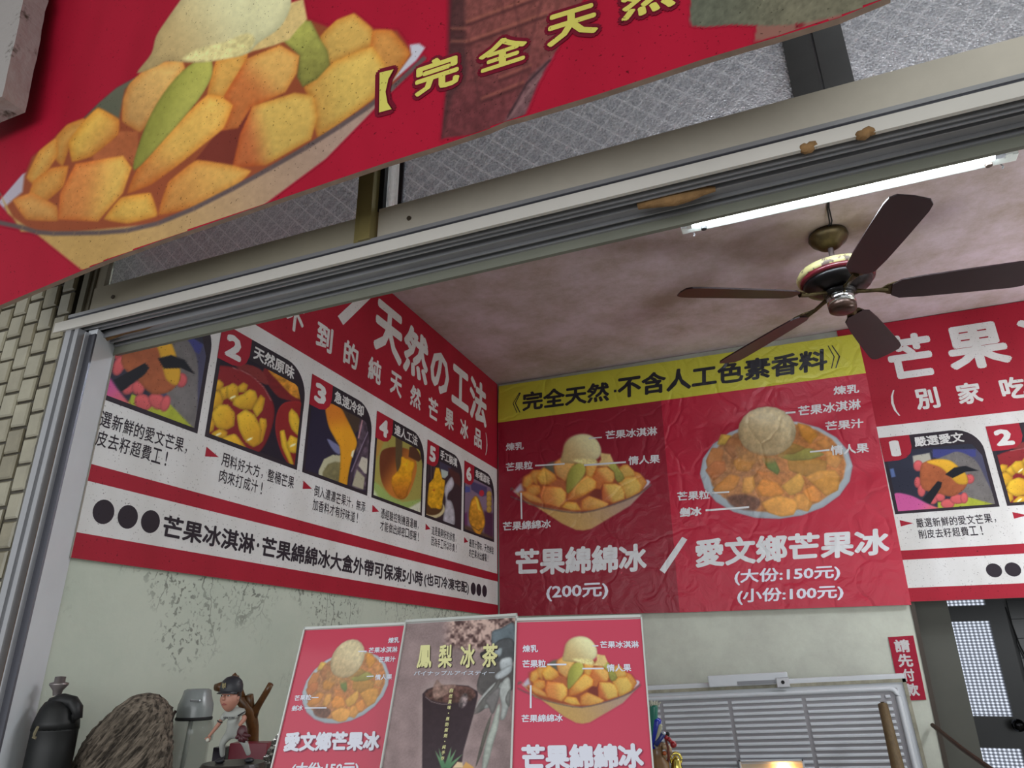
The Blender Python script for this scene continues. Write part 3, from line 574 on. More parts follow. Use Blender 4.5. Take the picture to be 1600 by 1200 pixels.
def bowlB(c, sc=1.0):
    """white plate of mango shaved ice; frame = pixels of the back poster"""
    s1 = 0.8/sc; q = lambda L: [(1040+x/4, 520+y/4) for x, y in L]
    c.ell(1213, 734, 119.5, 77, (168, 178, 186), rot=-3, soft=s1, rim=(5, 0.9))
    c.ell(1214, 731, 108, 70, (168, 118, 78), rot=-3, soft=1.5, g=(1110, 700, 1310, 780, (190, 122, 66)), tex=0.25)
    A = dict(soft=s1, sm='c', rim=(4, 0.86), tex=0.12)
    R = [([(320, 700), (345, 632), (410, 640), (420, 690), (370, 700)], (206, 168, 78)), ([(250, 800), (290, 715), (365, 730), (355, 800), (270, 880)], (186, 122, 70)), ([(360, 720), (400, 650), (470, 660), (490, 740), (420, 790)], (168, 112, 70)),
     ([(420, 800), (520, 740), (570, 800), (520, 870), (440, 860)], (190, 130, 62)), ([(245, 860), (300, 800), (370, 800), (380, 860), (300, 930)], (182, 112, 66)), ([(820, 560), (900, 580), (955, 640), (905, 700), (850, 650)], (208, 142, 60)),
     ([(940, 680), (1000, 660), (1045, 700), (1000, 740)], (206, 140, 76)), ([(1000, 720), (1060, 760), (1110, 785), (1070, 850), (1005, 820)], (212, 150, 84)), ([(760, 790), (900, 780), (1010, 800), (1000, 900), (880, 900), (770, 860)], (176, 128, 62)),
     ([(600, 780), (680, 785), (715, 860), (700, 890), (640, 850)], (116, 130, 70)), ([(690, 770), (800, 725), (900, 720), (1000, 760), (900, 795), (780, 800)], (150, 142, 72)), ([(290, 980), (400, 880), (470, 900), (430, 980), (330, 1012)], (198, 132, 66)),
     ([(560, 860), (660, 870), (740, 930), (700, 990), (610, 920)], (196, 126, 70)), ([(475, 1000), (488, 905), (550, 895), (562, 960), (540, 1002)], (212, 152, 80)), ([(568, 970), (600, 912), (700, 935), (745, 1000), (700, 1032), (600, 1020)], (214, 140, 66)),
     ([(720, 960), (800, 900), (840, 870), (870, 930), (850, 990), (780, 1020)], (208, 156, 76)), ([(870, 900), (960, 860), (1060, 858), (1090, 900), (1080, 985), (1000, 1022), (940, 960)], (206, 146, 68)), ([(850, 990), (920, 950), (972, 1000), (962, 1060), (890, 1062)], (214, 140, 68)),
     ([(800, 1020), (860, 1000), (920, 1070), (890, 1120), (820, 1100)], (208, 146, 74)), ([(598, 1062), (700, 1015), (805, 1040), (830, 1080), (800, 1140), (720, 1150), (640, 1125)], (220, 156, 78)), ([(700, 700), (800, 690), (880, 720), (800, 760), (700, 760)], (160, 126, 66))]
    for P, col in R: c.poly(q(P), col, **A)
    c.poly(q([(385, 1030), (470, 1010), (590, 1040), (560, 1110), (430, 1090)]), (108, 74, 60), soft=2, sm=True, tex=0.3)
    c.ell(1198.5, 674, 45.5, 39, (196, 172, 130), soft=s1, g=(1180, 700, 1205, 650, (206, 190, 152)), tex=0.16, rim=(9, 0.82))
    c.poly(q([(440, 700), (520, 740), (700, 770), (800, 700), (700, 800), (560, 810), (460, 780)]), (178, 130, 80), soft=3, sm=True, tex=0.2, op=0.8)
# photo 1..6 of the process sign, painted in the frame where each is seen best
def pic1(c):
    q = lambda L: [(1380+x/3.873, 640+y/3.873) for x, y in L]; e = lambda x, y, a, b, col, **k: c.ell(1380+x/3.873, 640+y/3.873, a/3.873, b/3.873, col, **k)
    c.c[:] = (44, 46, 62); c.a[:] = 1
    c.poly(q([(290, 250), (600, 235), (700, 400), (700, 620), (480, 560)]), (74, 74, 100)); c.poly(q([(300, 240), (560, 240), (560, 285), (300, 290)]), (62, 66, 128))
    c.poly(q([(300, 340), (400, 268), (470, 258), (560, 310), (620, 420), (690, 590), (560, 560), (480, 500)]), (112, 108, 108), sm=True, tex=0.12)
    c.poly(q([(178, 280), (280, 262), (295, 320), (185, 340)]), (172, 170, 158)); c.poly(q([(40, 360), (62, 355), (75, 405), (50, 410)]), (90, 110, 160))
    c.poly(q([(330, 560), (400, 560), (510, 528), (700, 582), (700, 610), (330, 640)]), (160, 168, 56), tex=0.1)
    c.poly(q([(60, 515), (160, 518), (260, 566), (380, 630), (80, 655)]), (196, 88, 150), sm=True, g=(1441, 776, 1478, 803, (214, 110, 80)), soft=1)
    for a in ((212, 340, 30, 34), (208, 440, 20, 34), (232, 490, 24, 38), (300, 530, 34, 44), (345, 530, 30, 26), (390, 570, 42, 30), (450, 542, 46, 30), (490, 535, 24, 34), (522, 420, 30, 30), (300, 430, 70, 60)):
        e(*a, (202, 92, 96), soft=0.6, rim=(3, 0.75))
    c.poly(q([(225, 350), (262, 312), (330, 300), (420, 330), (505, 400), (512, 440), (480, 492), (410, 526), (330, 505), (235, 475)]), (166, 92, 58), sm=True, soft=0.6, tex=0.12, rim=(4, 0.85))
    c.poly(q([(262, 318), (330, 300), (400, 306), (450, 340), (500, 388), (510, 446), (455, 450), (412, 414), (350, 352)]), (222, 170, 52), sm=True, soft=0.6, rim=(3, 0.85))
    c.poly(q([(375, 392), (430, 350), (500, 340), (580, 370), (500, 376), (420, 415)]), (24, 26, 34), soft=0.5); c.poly(q([(236, 545), (330, 432), (356, 440), (350, 470), (285, 572)]), (24, 26, 34), soft=0.5)
def pic2(c):
    q = lambda L: [(300+x/5.333, 510+y/5.333) for x, y in L]
    c.c[:] = (34, 28, 42); c.a[:] = 1; Rr_ = (128, 34, 40)
    c.poly(q([(600, 350), (1000, 350), (1000, 640), (820, 620), (690, 560)]), (118, 34, 38), sm=True, tex=0.1)
    c.poly(q([(640, 350), (960, 470), (930, 600), (840, 580), (740, 480)]), (206, 140, 50), sm=True, tex=0.35, soft=1)
    c.poly(q([(350, 300), (560, 350), (640, 480), (560, 460), (400, 360)]), (126, 48, 48), sm=True)
    c.poly(q([(120, 330), (330, 335), (520, 420), (640, 560), (690, 700), (650, 900), (560, 1050), (440, 1060), (60, 900), (60, 400)]), Rr_, sm=True, soft=0.8, rim=(3, 0.7))
    c.line(q([(340, 345), (440, 380), (520, 430), (600, 510), (660, 620)]), 1.0, (170, 120, 120))
    A = dict(sm='c', soft=0.6, rim=(5, 0.76), tex=0.06); Y = (222, 180, 52)
    for P in ([(180, 460), (230, 440), (270, 480), (240, 540), (180, 530)], [(380, 500), (430, 462), (470, 490), (450, 550), (390, 550)], [(150, 560), (220, 530), (270, 590), (250, 660), (140, 710)], [(230, 520), (300, 490), (300, 600), (250, 620)],
              [(285, 500), (340, 470), (390, 500), (385, 600), (330, 630), (290, 590)], [(160, 720), (220, 650), (300, 650), (360, 720), (355, 830), (290, 865), (210, 850), (170, 790)], [(110, 800), (150, 750), (195, 800), (180, 870), (110, 900)],
              [(430, 560), (480, 520), (530, 540), (550, 600), (500, 700), (400, 690), (335, 650), (350, 590)], [(500, 690), (570, 565), (612, 600), (590, 700), (540, 760)], [(560, 760), (620, 770), (625, 830), (590, 960), (560, 980)],
              [(160, 890), (230, 850), (300, 880), (280, 940), (180, 930)], [(260, 920), (360, 890), (440, 990), (470, 1040), (350, 1010), (250, 960)], [(370, 740), (440, 690), (520, 730), (580, 850), (570, 980), (510, 1010), (440, 960), (390, 860)]):
        c.poly(q(P), Y, g=(300+P[0][0]/5.333, 510+P[0][1]/5.333, 300+P[len(P)//2][0]/5.333, 510+P[len(P)//2][1]/5.333, (206, 152, 42)), **A)
    c.poly(q([(700, 760), (740, 660), (820, 625), (930, 660), (930, 900), (860, 1170), (760, 1080), (700, 900)]), (132, 34, 36), sm=True, soft=0.8, rim=(3, 1.25))
    for P in ([(805, 720), (830, 680), (880, 730), (905, 800), (890, 920), (830, 860), (805, 790)], [(730, 870), (770, 860), (800, 1000), (850, 1150), (820, 1160), (745, 1000)], [(785, 980), (820, 900), (890, 940), (870, 1060), (810, 1050)]): c.poly(q(P), Y, **A)
    for x, y in ((480, 940), (220, 900), (340, 590), (840, 990)): c.ell(300+x/5.333, 510+y/5.333, 5, 1.6, (244, 236, 190), rot=-25, soft=0.8)
def pic3(c):
    q = lambda L: [(470+x/8, 590+y/8) for x, y in L]
    c.c[:] = (38, 34, 56); c.a[:] = 1
    c.poly(q([(500, 360), (800, 480), (760, 620), (680, 700), (560, 500)]), (72, 58, 50)); c.poly(q([(740, 500), (920, 560), (900, 1400), (640, 1400)]), (84, 70, 84), tex=0.5)
    c.poly(q([(330, 770), (400, 800), (500, 880), (480, 960), (400, 900)]), (118, 120, 158), sm=True)
    c.poly(q([(215, 1400), (225, 1160), (290, 1020), (400, 965), (500, 975), (520, 1400)]), (184, 182, 152), sm=False, soft=0.6); c.poly(q([(262, 1400), (275, 1180), (340, 1080), (430, 1050), (500, 1060), (520, 1400)]), (122, 116, 82), soft=1, tex=0.2)
    c.poly(q([(305, 345), (380, 325), (450, 340), (515, 395), (565, 490), (640, 640), (700, 790), (690, 880), (640, 1010), (590, 1250), (560, 1500), (450, 1500), (485, 1200), (490, 900), (430, 770), (360, 640), (325, 520)]), (202, 120, 40), sm=True, soft=0.7, g=(531, 644, 537.5, 677.5, (226, 158, 40)), rim=(3, 0.85))
    c.poly(q([(640, 920), (672, 900), (650, 1000), (625, 980)]), (240, 232, 200), soft=0.5)
    c.line(q([(900, 560), (780, 850), (640, 1180), (600, 1400)]), 5, (66, 52, 66)); c.line(q([(880, 590), (760, 860), (630, 1180)]), 1.2, (160, 146, 170)); c.line(q([(770, 530), (720, 760)]), 2, (196, 150, 160))
    c.poly(q([(760, 990), (830, 1010), (870, 1200), (800, 1200), (720, 1100)]), (196, 190, 176), soft=0.6); c.poly(q([(700, 1150), (800, 1250), (780, 1400), (640, 1350)]), (170, 164, 142), soft=0.8)
def pic4(c):
    q = lambda L: [(450+x/6.957, 690+y/6.957) for x, y in L]
    c.c[:] = (158, 150, 78); c.a[:] = 1
    c.poly(q([(880, 380), (1000, 480), (1120, 600), (1250, 660), (1460, 620), (1460, 820), (880, 640)]), (150, 172, 98), soft=1.5); c.poly(q([(1280, 740), (1460, 640), (1460, 820), (1300, 790)]), (206, 208, 188), soft=1.5); c.poly(q([(890, 470), (960, 560), (1000, 660), (880, 620)]), (196, 206, 170), soft=2)
    c.poly(q([(930, -160), (1100, -160), (1020, 60), (960, 200), (940, 100)]), (178, 128, 60), soft=1.5, op=0.7)
    c.poly(q([(1010, 120), (1080, 70), (1200, 60), (1330, 100), (1400, 250), (1370, 430), (1300, 590), (1230, 628), (1110, 580), (1020, 440), (995, 260)]), (104, 54, 34), sm=True, soft=0.8, g=(595, 733, 622.5, 750, (190, 116, 50)))
    c.poly(q([(1170, -140), (1245, -120), (1240, 250), (1185, 345), (1168, 200)]), (88, 72, 50), soft=0.7)
    c.poly(q([(1235, 165), (1290, 185), (1330, 200), (1380, 235), (1352, 340), (1345, 420), (1310, 520), (1290, 595), (1235, 628), (1170, 580), (1130, 480), (1130, 390), (1200, 310), (1225, 240)]), (226, 162, 34), sm=True, soft=0.7, g=(626.8, 733, 628, 776, (196, 118, 36)), tex=0.2, rim=(3, 0.8))
    c.poly(q([(1320, 60), (1400, 40), (1450, 190), (1420, 220), (1310, 165)]), (84, 54, 42), soft=0.7); c.poly(q([(1365, -10), (1400, 20), (1440, 140), (1400, 80)]), (206, 196, 70), soft=0.7)
def pic5(c):
    q = lambda L: [(640+x/10.667, 690+y/10.667) for x, y in L]
    c.c[:] = (54, 40, 48); c.a[:] = 1
    c.poly(q([(500, 330), (700, 420), (640, 520), (500, 450)]), (64, 60, 84)); c.poly(q([(640, 430), (860, 560), (850, 760), (700, 640)]), (78, 44, 44), soft=1)
    for x in (300, 360, 410): c.line(q([(x, 380), (x, 640)]), 0.8, (100, 90, 96))
    c.poly(q([(520, 455), (640, 500), (640, 560), (590, 610), (535, 600)]), (176, 190, 186), soft=0.6)
    c.poly(q([(690, 590), (740, 680), (720, 780), (650, 860), (630, 960), (700, 1000), (750, 1180), (740, 1400), (560, 1360), (600, 1000), (580, 780)]), (190, 188, 200), sm=True, soft=0.7, rim=(4, 0.7), tex=0.15)
    c.ell(640+380/10.667, 690+1120/10.667, 19.5, 15, (200, 188, 146), soft=0.7); c.ell(640+375/10.667, 690+1080/10.667, 17, 14, (84, 56, 34), soft=0.8)
    c.poly(q([(435, 430), (492, 440), (520, 520), (545, 620), (592, 650), (575, 850), (550, 980), (540, 1110), (500, 1130), (440, 1110), (360, 1110), (300, 1040), (300, 900), (325, 700), (400, 610), (415, 510)]), (216, 160, 34), soft=0.6, tex=0.3, rim=(2, 0.85)); c.ell(640+405/10.667, 690+810/10.667, 2, 1.5, (190, 100, 40), soft=0.6)
def pic6(c):
    q = lambda L: [(640+x/10.667, 690+y/10.667) for x, y in L]
    c.c[:] = (126, 106, 130); c.a[:] = 1
    c.poly(q([(900, 730), (1010, 760), (1010, 840), (900, 850)]), (80, 86, 150)); c.poly(q([(1010, 650), (1290, 760), (1290, 900), (1210, 920), (1030, 800)]), (74, 66, 104)); c.ell(640+1200/10.667, 690+860/10.667, 4, 5, (176, 44, 60), soft=0.6)
    c.poly(q([(880, 1200), (960, 1180), (960, 1460), (880, 1480)]), (100, 50, 96), soft=2); c.poly(q([(1240, 1150), (1390, 1200), (1390, 1700), (1240, 1600)]), (78, 44, 70), soft=2); c.poly(q([(880, 1380), (1100, 1450), (1390, 1600), (1390, 1800), (880, 1600)]), (90, 70, 58), soft=2)
    for y in (880, 960, 1040, 1130): c.ell(640+1325/10.667, 690+y/10.667, 4.2, 5.5, (184, 150, 76), soft=0.6, rim=(2, 0.75))
    c.poly(q([(1100, 905), (1150, 950), (1200, 1080), (1250, 1250), (1255, 1380), (1200, 1520), (1150, 1560), (1080, 1500), (1000, 1350), (985, 1200), (1010, 1050), (1040, 960)]), (204, 142, 44), sm=True, soft=0.8, tex=0.3, rim=(3, 0.7)); c.poly(q([(1090, 920), (1130, 950), (1190, 1160), (1140, 1130)]), (232, 196, 70), soft=0.8)
    c.line(q([(1030, 1400), (1110, 1460), (1150, 1480), (1200, 1450)]), 0.9, (80, 60, 40))
# ------------------------------------------------------------------ the long process sign (two copies of the same print)
RED_S, WHT, BLK = '961c2e', 'c9c8c8', '2a232b'
YS = XL+0.014
SL = Surf((YS, 0, 0), (0, 1, 0), (0, 0, 1)); SL_off = 0.0
BOX = {1: (1.07, 1.498), 2: (1.527, 1.961), 3: (1.990, 2.412), 4: (2.443, 2.874), 5: (2.902, 3.295), 6: (3.320, 3.727)}
HEAD = {1: '嚴選愛文', 2: '天然原味', 3: '急速冷卻', 4: '達人工法', 5: '手工裝填', 6: '幸福滋味'}
CAPT = {1: ('嚴選新鮮的愛文芒果，', '削皮去籽超費工！'), 2: ('用料好大方，整桶芒果', '肉來打成汁！'), 3: ('倒入濃濃芒果汁，無添', '加香料才有好味道！'), 4: ('憑經驗控制機器運轉，', '才能做出綿密口感喔！'), 5: ('這是最剛好的狀態，', '因為手工所以珍貴！'), 6: ('最原汁原味，天然鮮甜', '的芒果冰出爐囉！')}
PICS = {1: pic1, 2: pic2, 3: pic3, 4: pic4, 5: pic5, 6: pic6}
REFS = {}
def process_sign(sf, off, u_lo, u_hi, label, root, right):
    """off = what turns the print's own u into the surface's u"""
    t = thing('menu_sign', label, 'sign', root, 'long red and white process signs')
    o = lambda u: u+off
    bl = ink(BLK); wh = ink(WHT); rd = ink(RED_S)
    R = lambda n, a, b, c_, d, m, k: sf.poly(n, [(max(a, u_lo-off)+off, c_), (min(b, u_hi-off)+off, c_), (min(b, u_hi-off)+off, d), (max(a, u_lo-off)+off, d)], m, t, k, px=False) if min(b, u_hi-off) > max(a, u_lo-off) else None
    sf.board('board', [(u_lo, 0.243), (u_hi, 0.243), (u_hi, ZC-0.004), (u_lo, ZC-0.004)], [rd, mat('board_edge', 'b0a89c', rough=0.8)], t, 0.010)
    R('white_panel', 0.9, 3.783-0.012, 0.472, 1.081, wh, 1); R('white_band', 0.9, 3.783, 0.303, 0.429, wh, 1)
    vis = lambda a, b: o(b) > u_lo+0.002 and o(a) < u_hi-0.002
    def T(s, u0, u1, z0, z1, m, k=2, bold=0.0, sp=1.0, nd=8, res=2):
        if vis(u0, u1) and o(u1) < u_hi: text(sf, s, (o(u0), o(u1), z0, z1), m, t, k, bold, sp, nd)
    T('芒', 1.18, 1.393, 1.315, 1.553, wh, bold=0.038); T('果', 1.449, 1.712, 1.315, 1.553, wh, bold=0.038); T('冰', 1.768, 2.03, 1.315, 1.553, wh, bold=0.038)
    sa, sb, sc_ = [np.array(SL.at(*p)) for p in ((527.5, 494), (536, 508), (579, 466))]; d_ = (sc_-sb)*(1.555-sb[1])/(sc_[1]-sb[1]); sl = [tuple(sa), tuple(sb), tuple(sb+d_), tuple(sa+d_)]
    if vis(2.1, 2.3): sf.poly('slash', [(o(a), b) for a, b in sl], wh, t, 2, px=False)
    T('天', 2.380, 2.625, 1.295, 1.553, wh, bold=0.038); T('然', 2.635, 2.880, 1.290, 1.553, wh, bold=0.038); T('の', 2.905, 3.115, 1.300, 1.535, wh, bold=0.038); T('工', 3.15, 3.365, 1.305, 1.535, wh, bold=0.038); T('法', 3.375, 3.614, 1.288, 1.553, wh, bold=0.038)
    for i, ch in enumerate('別家吃不到的純天然芒果冰品'):
        u = 1.265+0.1815*i; T(ch, u, u+0.103, 1.142, 1.252, wh, bold=0.034)
    T('(', 1.157, 1.184, 1.125, 1.262, wh); T(')', 3.60, 3.627, 1.125, 1.262, wh)
    Z1, Z0 = 1.022, 0.642
    for n in range(1, 7):
        a, b = BOX[n]
        if not vis(a, b) and n != 1: continue
        if not vis(a, b): continue
        w = b-a; h = Z1-Z0; U = lambda f: o(a+f*w); V = lambda f: Z1-f*h
        ulim = lambda x: min(max(x, u_lo), u_hi)
        rc = 0.26*w; arc = [(b-rc+rc*math.sin(q), Z1-rc+rc*math.cos(q)) for q in np.linspace(0, math.pi/2, 9)]
        fr = [(a, Z0), (a, Z1)]+arc+[(b, Z0)]
        sf.poly('photo_frame', [(ulim(o(p)), z) for p, z in fr], bl, t, 2, px=False)
        pr = (ulim(U(0.035)), ulim(U(0.965)), V(0.965), V(0.17))
        if right:
            if n == 1: conv = None
            else: conv = lambda uu, vv, P: proj(np.stack([np.full_like(uu, YS), uu-off, vv], -1))
        else:
            if n == 1: conv = lambda uu, vv, P: proj(np.stack([uu-0.613, np.full_like(uu, DB-0.014), vv], -1))
            else: conv = None
        if pr[1]-pr[0] > 0.03: picture(sf, pr, 0.0042 if not right else 0.0035, PICS[n], ink('p', 'flat', True), t, 3, conv=conv, name='photograph')
        # black corner over the photograph, header band and number tab
        hb = [(ulim(U(0.24)), V(0.0)), (ulim(o(b-rc)), Z1)]+[(ulim(o(p)), z) for p, z in arc]+[(ulim(U(1.0)), V(0.40)), (ulim(U(0.965)), V(0.36)), (ulim(U(0.90)), V(0.21)), (ulim(U(0.86)), V(0.195)), (ulim(U(0.24)), V(0.195))]
        if pr[1]-pr[0] > 0.12: sf.poly('header_band', hb, bl, t, 4, px=False)
        ta = [(0, 0), (0.31, 0), (0.31, 0.16), (0.285, 0.24), (0.23, 0.295), (0.15, 0.32), (0.0, 0.32)]
        if U(0) > u_lo-0.03: sf.poly('number_tab', [(ulim(U(p)), V(q)) for p, q in ta], rd, t, 5, px=False)
        if U(0) > u_lo-0.03: T(str(n), a+(0.09 if n == 1 else 0.055)*w, a+(0.19 if n == 1 else 0.225)*w, V(0.265), V(0.055), wh, 6, 0.055)
        nh = HEAD[n]
        if vis(a+0.34*w, a+0.84*w) and o(a+0.34*w) > u_lo: T(nh, a+0.345*w, a+0.835*w, V(0.168), V(0.035), wh, 6, 0.03)
        ta = [(0.03, 1.075), (0.03, 1.155), (0.155, 1.125)]
        if U(0.03) > u_lo: sf.poly('arrow_mark', [(ulim(U(p)), V(q)) for p, q in ta], rd, t, 2, px=False)
        for li, s in enumerate(CAPT[n]):
            z1 = V(1.075+0.135*li); z0 = V(1.185+0.135*li)
            for i, ch in enumerate(s):
                u0 = a+(0.185+0.0805*i)*w; u1 = u0+0.0725*w
                if o(u1) < u_lo+0.01 or o(u0) > u_hi-0.01: continue
                if ch == '，': T('，', u0+0.01*w, u0+0.026*w, z0, z0+0.016, bl)
                elif ch == '！': T('!', u0+0.026*w, u0+0.040*w, z0, z1, bl, bold=0.01)
                else: T(ch, u0, u1, z0, z1, bl, bold=0.012, nd=4)
    zc = 0.363
    if right: off0 = off; o = lambda u: u+off0+0.166
    vis = lambda a, b: o(b) > u_lo+0.002 and o(a) < u_hi-0.002
    D_ = lambda u, r: sf.poly('bullet_dot', [(o(u)+r*math.cos(q), zc+r*1.0*math.sin(q)) for q in np.linspace(0, 2*math.pi, 24, endpoint=False)], bl, t, 2, px=False)
    for u, r in ((1.246, 0.0305), (1.318, 0.0305), (1.390, 0.0305), (3.452, 0.0315), (3.522, 0.0315), (3.596, 0.0315)):
        if vis(u-r, u+r) and o(u+r) < u_hi: D_(u, r)
    T('芒果冰淇淋', 1.432, 1.797, 0.328, 0.390, bl, bold=0.03); T('・', 1.806, 1.818, 0.352, 0.366, bl); (T('芒果綿綿冰大盒外帶可保凍5小時', 1.830, 2.905, 0.326, 0.392, bl, bold=0.03) if not right else T('芒果綿綿冰大盒外帶可保凍5小時', 1.830, 2.905, 0.326, 0.392, bl, bold=0.03)); T('(也可冷凍宅配)', 2.918, 3.398, 0.326, 0.392, bl, bold=0.03)
    return t
LS = process_sign(SL, 0.0, 1.186, DB-0.016, 'long red and white mango ice sign fixed along the left wall', (YS, 2.4, 0.243), False)
SB = Surf((0, DB-0.014, 0), (1, 0, 0), (0, 0, 1))
RS = process_sign(SB, -0.613, pl(1307, 517, 1, DB)[0], 2.86, 'red and white mango ice sign on the back wall right of the yellow-topped poster', (1.0, DB-0.014, 0.243), True)
# ------------------------------------------------------------------ big poster on the back wall
YPo = DB-0.026
SP = Surf((0, YPo, 0), (1, 0, 0), (0, 0, 1))
po = thing('wall_poster', 'large creased poster with yellow heading over two mango ice bowls on red', 'poster', (-0.6, YPo, 0.23))
V_ = lambda c: ink(c, 'vinyl')
RA, RB, YEL, WV = '841a2c', 'a81e36', 'b6b23a', 'c8c9cc'  # RB is brighter than RA: gloss sheen put into the right panel's red
TLp, TRp, YL_, YR_, BLp, BMp, BRp, MTp = (779.5, 603.5), (1339, 521.5), (778, 660.5), (1353, 583), (781, 963), (1062, 957), (1424, 945), (1033, 626)
SP.board('backing', [TLp, TRp, BRp, BLp], [V_(RA), mat('board_edge', 'b0a89c')], po, 0.010, px=True)
SP.poly('left_panel', [YL_, MTp, BMp, BLp], V_(RA), po, 1); SP.poly('right_panel', [MTp, YR_, BRp, BMp], V_(RB), po, 1); SP.poly('heading_band', [TLp, TRp, YR_, YL_], V_(YEL), po, 1)
kb = V_('22222a'); kw = V_(WV)
def cwords(sf, s, pts, m, parent, bold, k=3, **kw_): return text(sf, s, pts, m, parent, k, bold, **kw_)
z7 = lambda L: [(760+x/4, 520+y/4) for x, y in L]; z8 = lambda L: [(1040+x/4, 520+y/4) for x, y in L]; z9 = lambda L: [(760+x/4, 780+y/4) for x, y in L]; z10 = lambda L: [(1040+x/4, 780+y/4) for x, y in L]
SP.poly('lettering', z7([(205, 374), (165, 442), (190, 502), (194, 498), (170, 441), (210, 376)]), kb, po, 3)
SP.poly('lettering', z7([(211, 374), (178, 441), (208, 500), (213, 497), (184, 440), (216, 376)]), kb, po, 3)
cwords(SP, '完全天然', z7([(225, 492), (768, 425), (768, 302), (225, 374)]), kb, po, 0.034)
SP.poly('lettering', z7([(797, 372-15), (813, 370-15), (813, 386-15), (797, 388-15)]), kb, po, 3)
cwords(SP, '不含人工色素香料', [z7([(820, 414)])[0], z8([(1012, 232)])[0], z8([(1012, 95)])[0], z7([(820, 277)])[0]], kb, po, 0.034)
SP.poly('lettering', z8([(1012, 82), (1050, 150), (1034, 222), (1040, 224), (1057, 149), (1018, 80)]), kb, po, 3)
SP.poly('lettering', z8([(1036, 80), (1082, 148), (1060, 220), (1067, 222), (1091, 148), (1043, 78)]), kb, po, 3)
cwords(SP, '煉乳', z7([(122, 738), (234, 730), (234, 682), (122, 690)]), kw, po, 0.027)
cwords(SP, '芒果粒', z7([(122, 868), (290, 852), (290, 800), (122, 814)]), kw, po, 0.027)
cwords(SP, '芒果冰淇淋', z7([(745, 668), (1068, 640), (1068, 585), (745, 614)]), kw, po, 0.027)
cwords(SP, '情人果', z7([(888, 828), (1085, 814), (1085, 760), (888, 772)]), kw, po, 0.027)
cwords(SP, '芒果綿綿冰', z9([(104, 200), (404, 180), (404, 126), (104, 142)]), kw, po, 0.027)
cwords(SP, '芒果綿綿冰', z9([(180, 478), (1003, 452), (1003, 275), (180, 312)]), kw, po, 0.038)
cwords(SP, '(200元)', z9([(374, 640), (762, 622), (762, 518), (374, 538)]), V_('cfd0dc'), po, 0.027)
SP.poly('slash', z9([(1083, 442), (1115, 465), (1256, 252), (1224, 235)]), kw, po, 3)
cwords(SP, '愛文鄉芒果冰', z10([(188, 430), (1400, 345), (1400, 178), (180, 250)]), kw, po, 0.038)
cwords(SP, '(大份:150元)', z10([(430, 540), (1092, 505), (1092, 408), (430, 440)]), V_('cfd0dc'), po, 0.027)
cwords(SP, '(小份:100元)', z10([(447, 662), (1112, 630), (1112, 532), (447, 562)]), V_('cfd0dc'), po, 0.027)
cwords(SP, '煉乳', z8([(1050, 390), (1210, 376), (1210, 320), (1046, 335)]), kw, po, 0.027)
cwords(SP, '芒果冰淇淋', z8([(830, 522), (1220, 478), (1220, 412), (826, 460)]), kw, po, 0.027)
cwords(SP, '芒果汁', z8([(1000, 614), (1236, 592), (1236, 534), (996, 556)]), kw, po, 0.027)
cwords(SP, '情人果', z8([(1034, 768), (1272, 748), (1268, 686), (1028, 706)]), kw, po, 0.027, k=5)
cwords(SP, '芒果粒', z8([(76, 1054), (276, 1038), (276, 984), (72, 994)]), kw, po, 0.027, k=5)
cwords(SP, '剉冰', z8([(88, 1154), (226, 1142), (226, 1086), (86, 1094)]), kw, po, 0.05, k=5)
rbx = lambda px: (min(a for a, b in px), max(a for a, b in px), min(b for a, b in px), max(b for a, b in px))
def bbox(sf, pts): L = [sf.at(*p) for p in pts]; return (min(p[0] for p in L), max(p[0] for p in L), min(p[1] for p in L), max(p[1] for p in L))
vin = ink('p', 'vinyl', True)
def padA(c): 
    x, y = c.x.copy(), c.y.copy(); c.x, c.y = hap(H_pb, x, y); bowlA(c, 0.42); c.x, c.y = x, y
picture(SP, bbox(SP, [(798, 672), (1022, 672), (1022, 834), (798, 834)]), 0.0042, padA, vin, po, 2, bgcol=(132, 26, 44), full=False, name='mango_bowl_picture')
picture(SP, bbox(SP, [(1090, 630), (1338, 630), (1338, 816), (1090, 816)]), 0.0042, bowlB, vin, po, 2, bgcol=(168, 30, 54), full=False, name='shaved_ice_picture')
for L in ([(640, 664), (722, 658), (722, 650), (640, 656)], [(305, 836), (490, 824), (490, 814), (305, 826)], [(610, 834), (872, 814), (872, 803), (610, 822)], [(212, 1000), (222, 1000), (226, 1165), (216, 1165)]): SP.poly('pointer_line', z7(L), kw, po, 4)
for L in ([(750, 508), (812, 502), (812, 490), (750, 496)], [(902, 750), (1025, 738), (1025, 727), (902, 740)], [(290, 1006), (398, 1000), (398, 990), (290, 996)], [(250, 1116), (522, 1096), (522, 1084), (250, 1104)]): SP.poly('pointer_line', z8(L), kw, po, 4)
# white filler strip in the corner
fb = MB(); Z = lambda p: pl(*p, 1, DB-0.004)
q = [(773, 603), (779, 602), (777.5, 668), (775.5, 701), (772.8, 701), (772, 655)]
v = [Z(p) for p in q]+[Z(p)+np.array([0, 0.004, 0]) for p in q]; n = 6
fb.add(v, [tuple(range(6)), tuple(range(11, 5, -1))]+[(i, (i+1) % 6, 6+(i+1) % 6, 6+i) for i in range(6)])
S('trim_4', fb, mat('white_foam', 'a8a79c', rough=0.9, var=0.15))
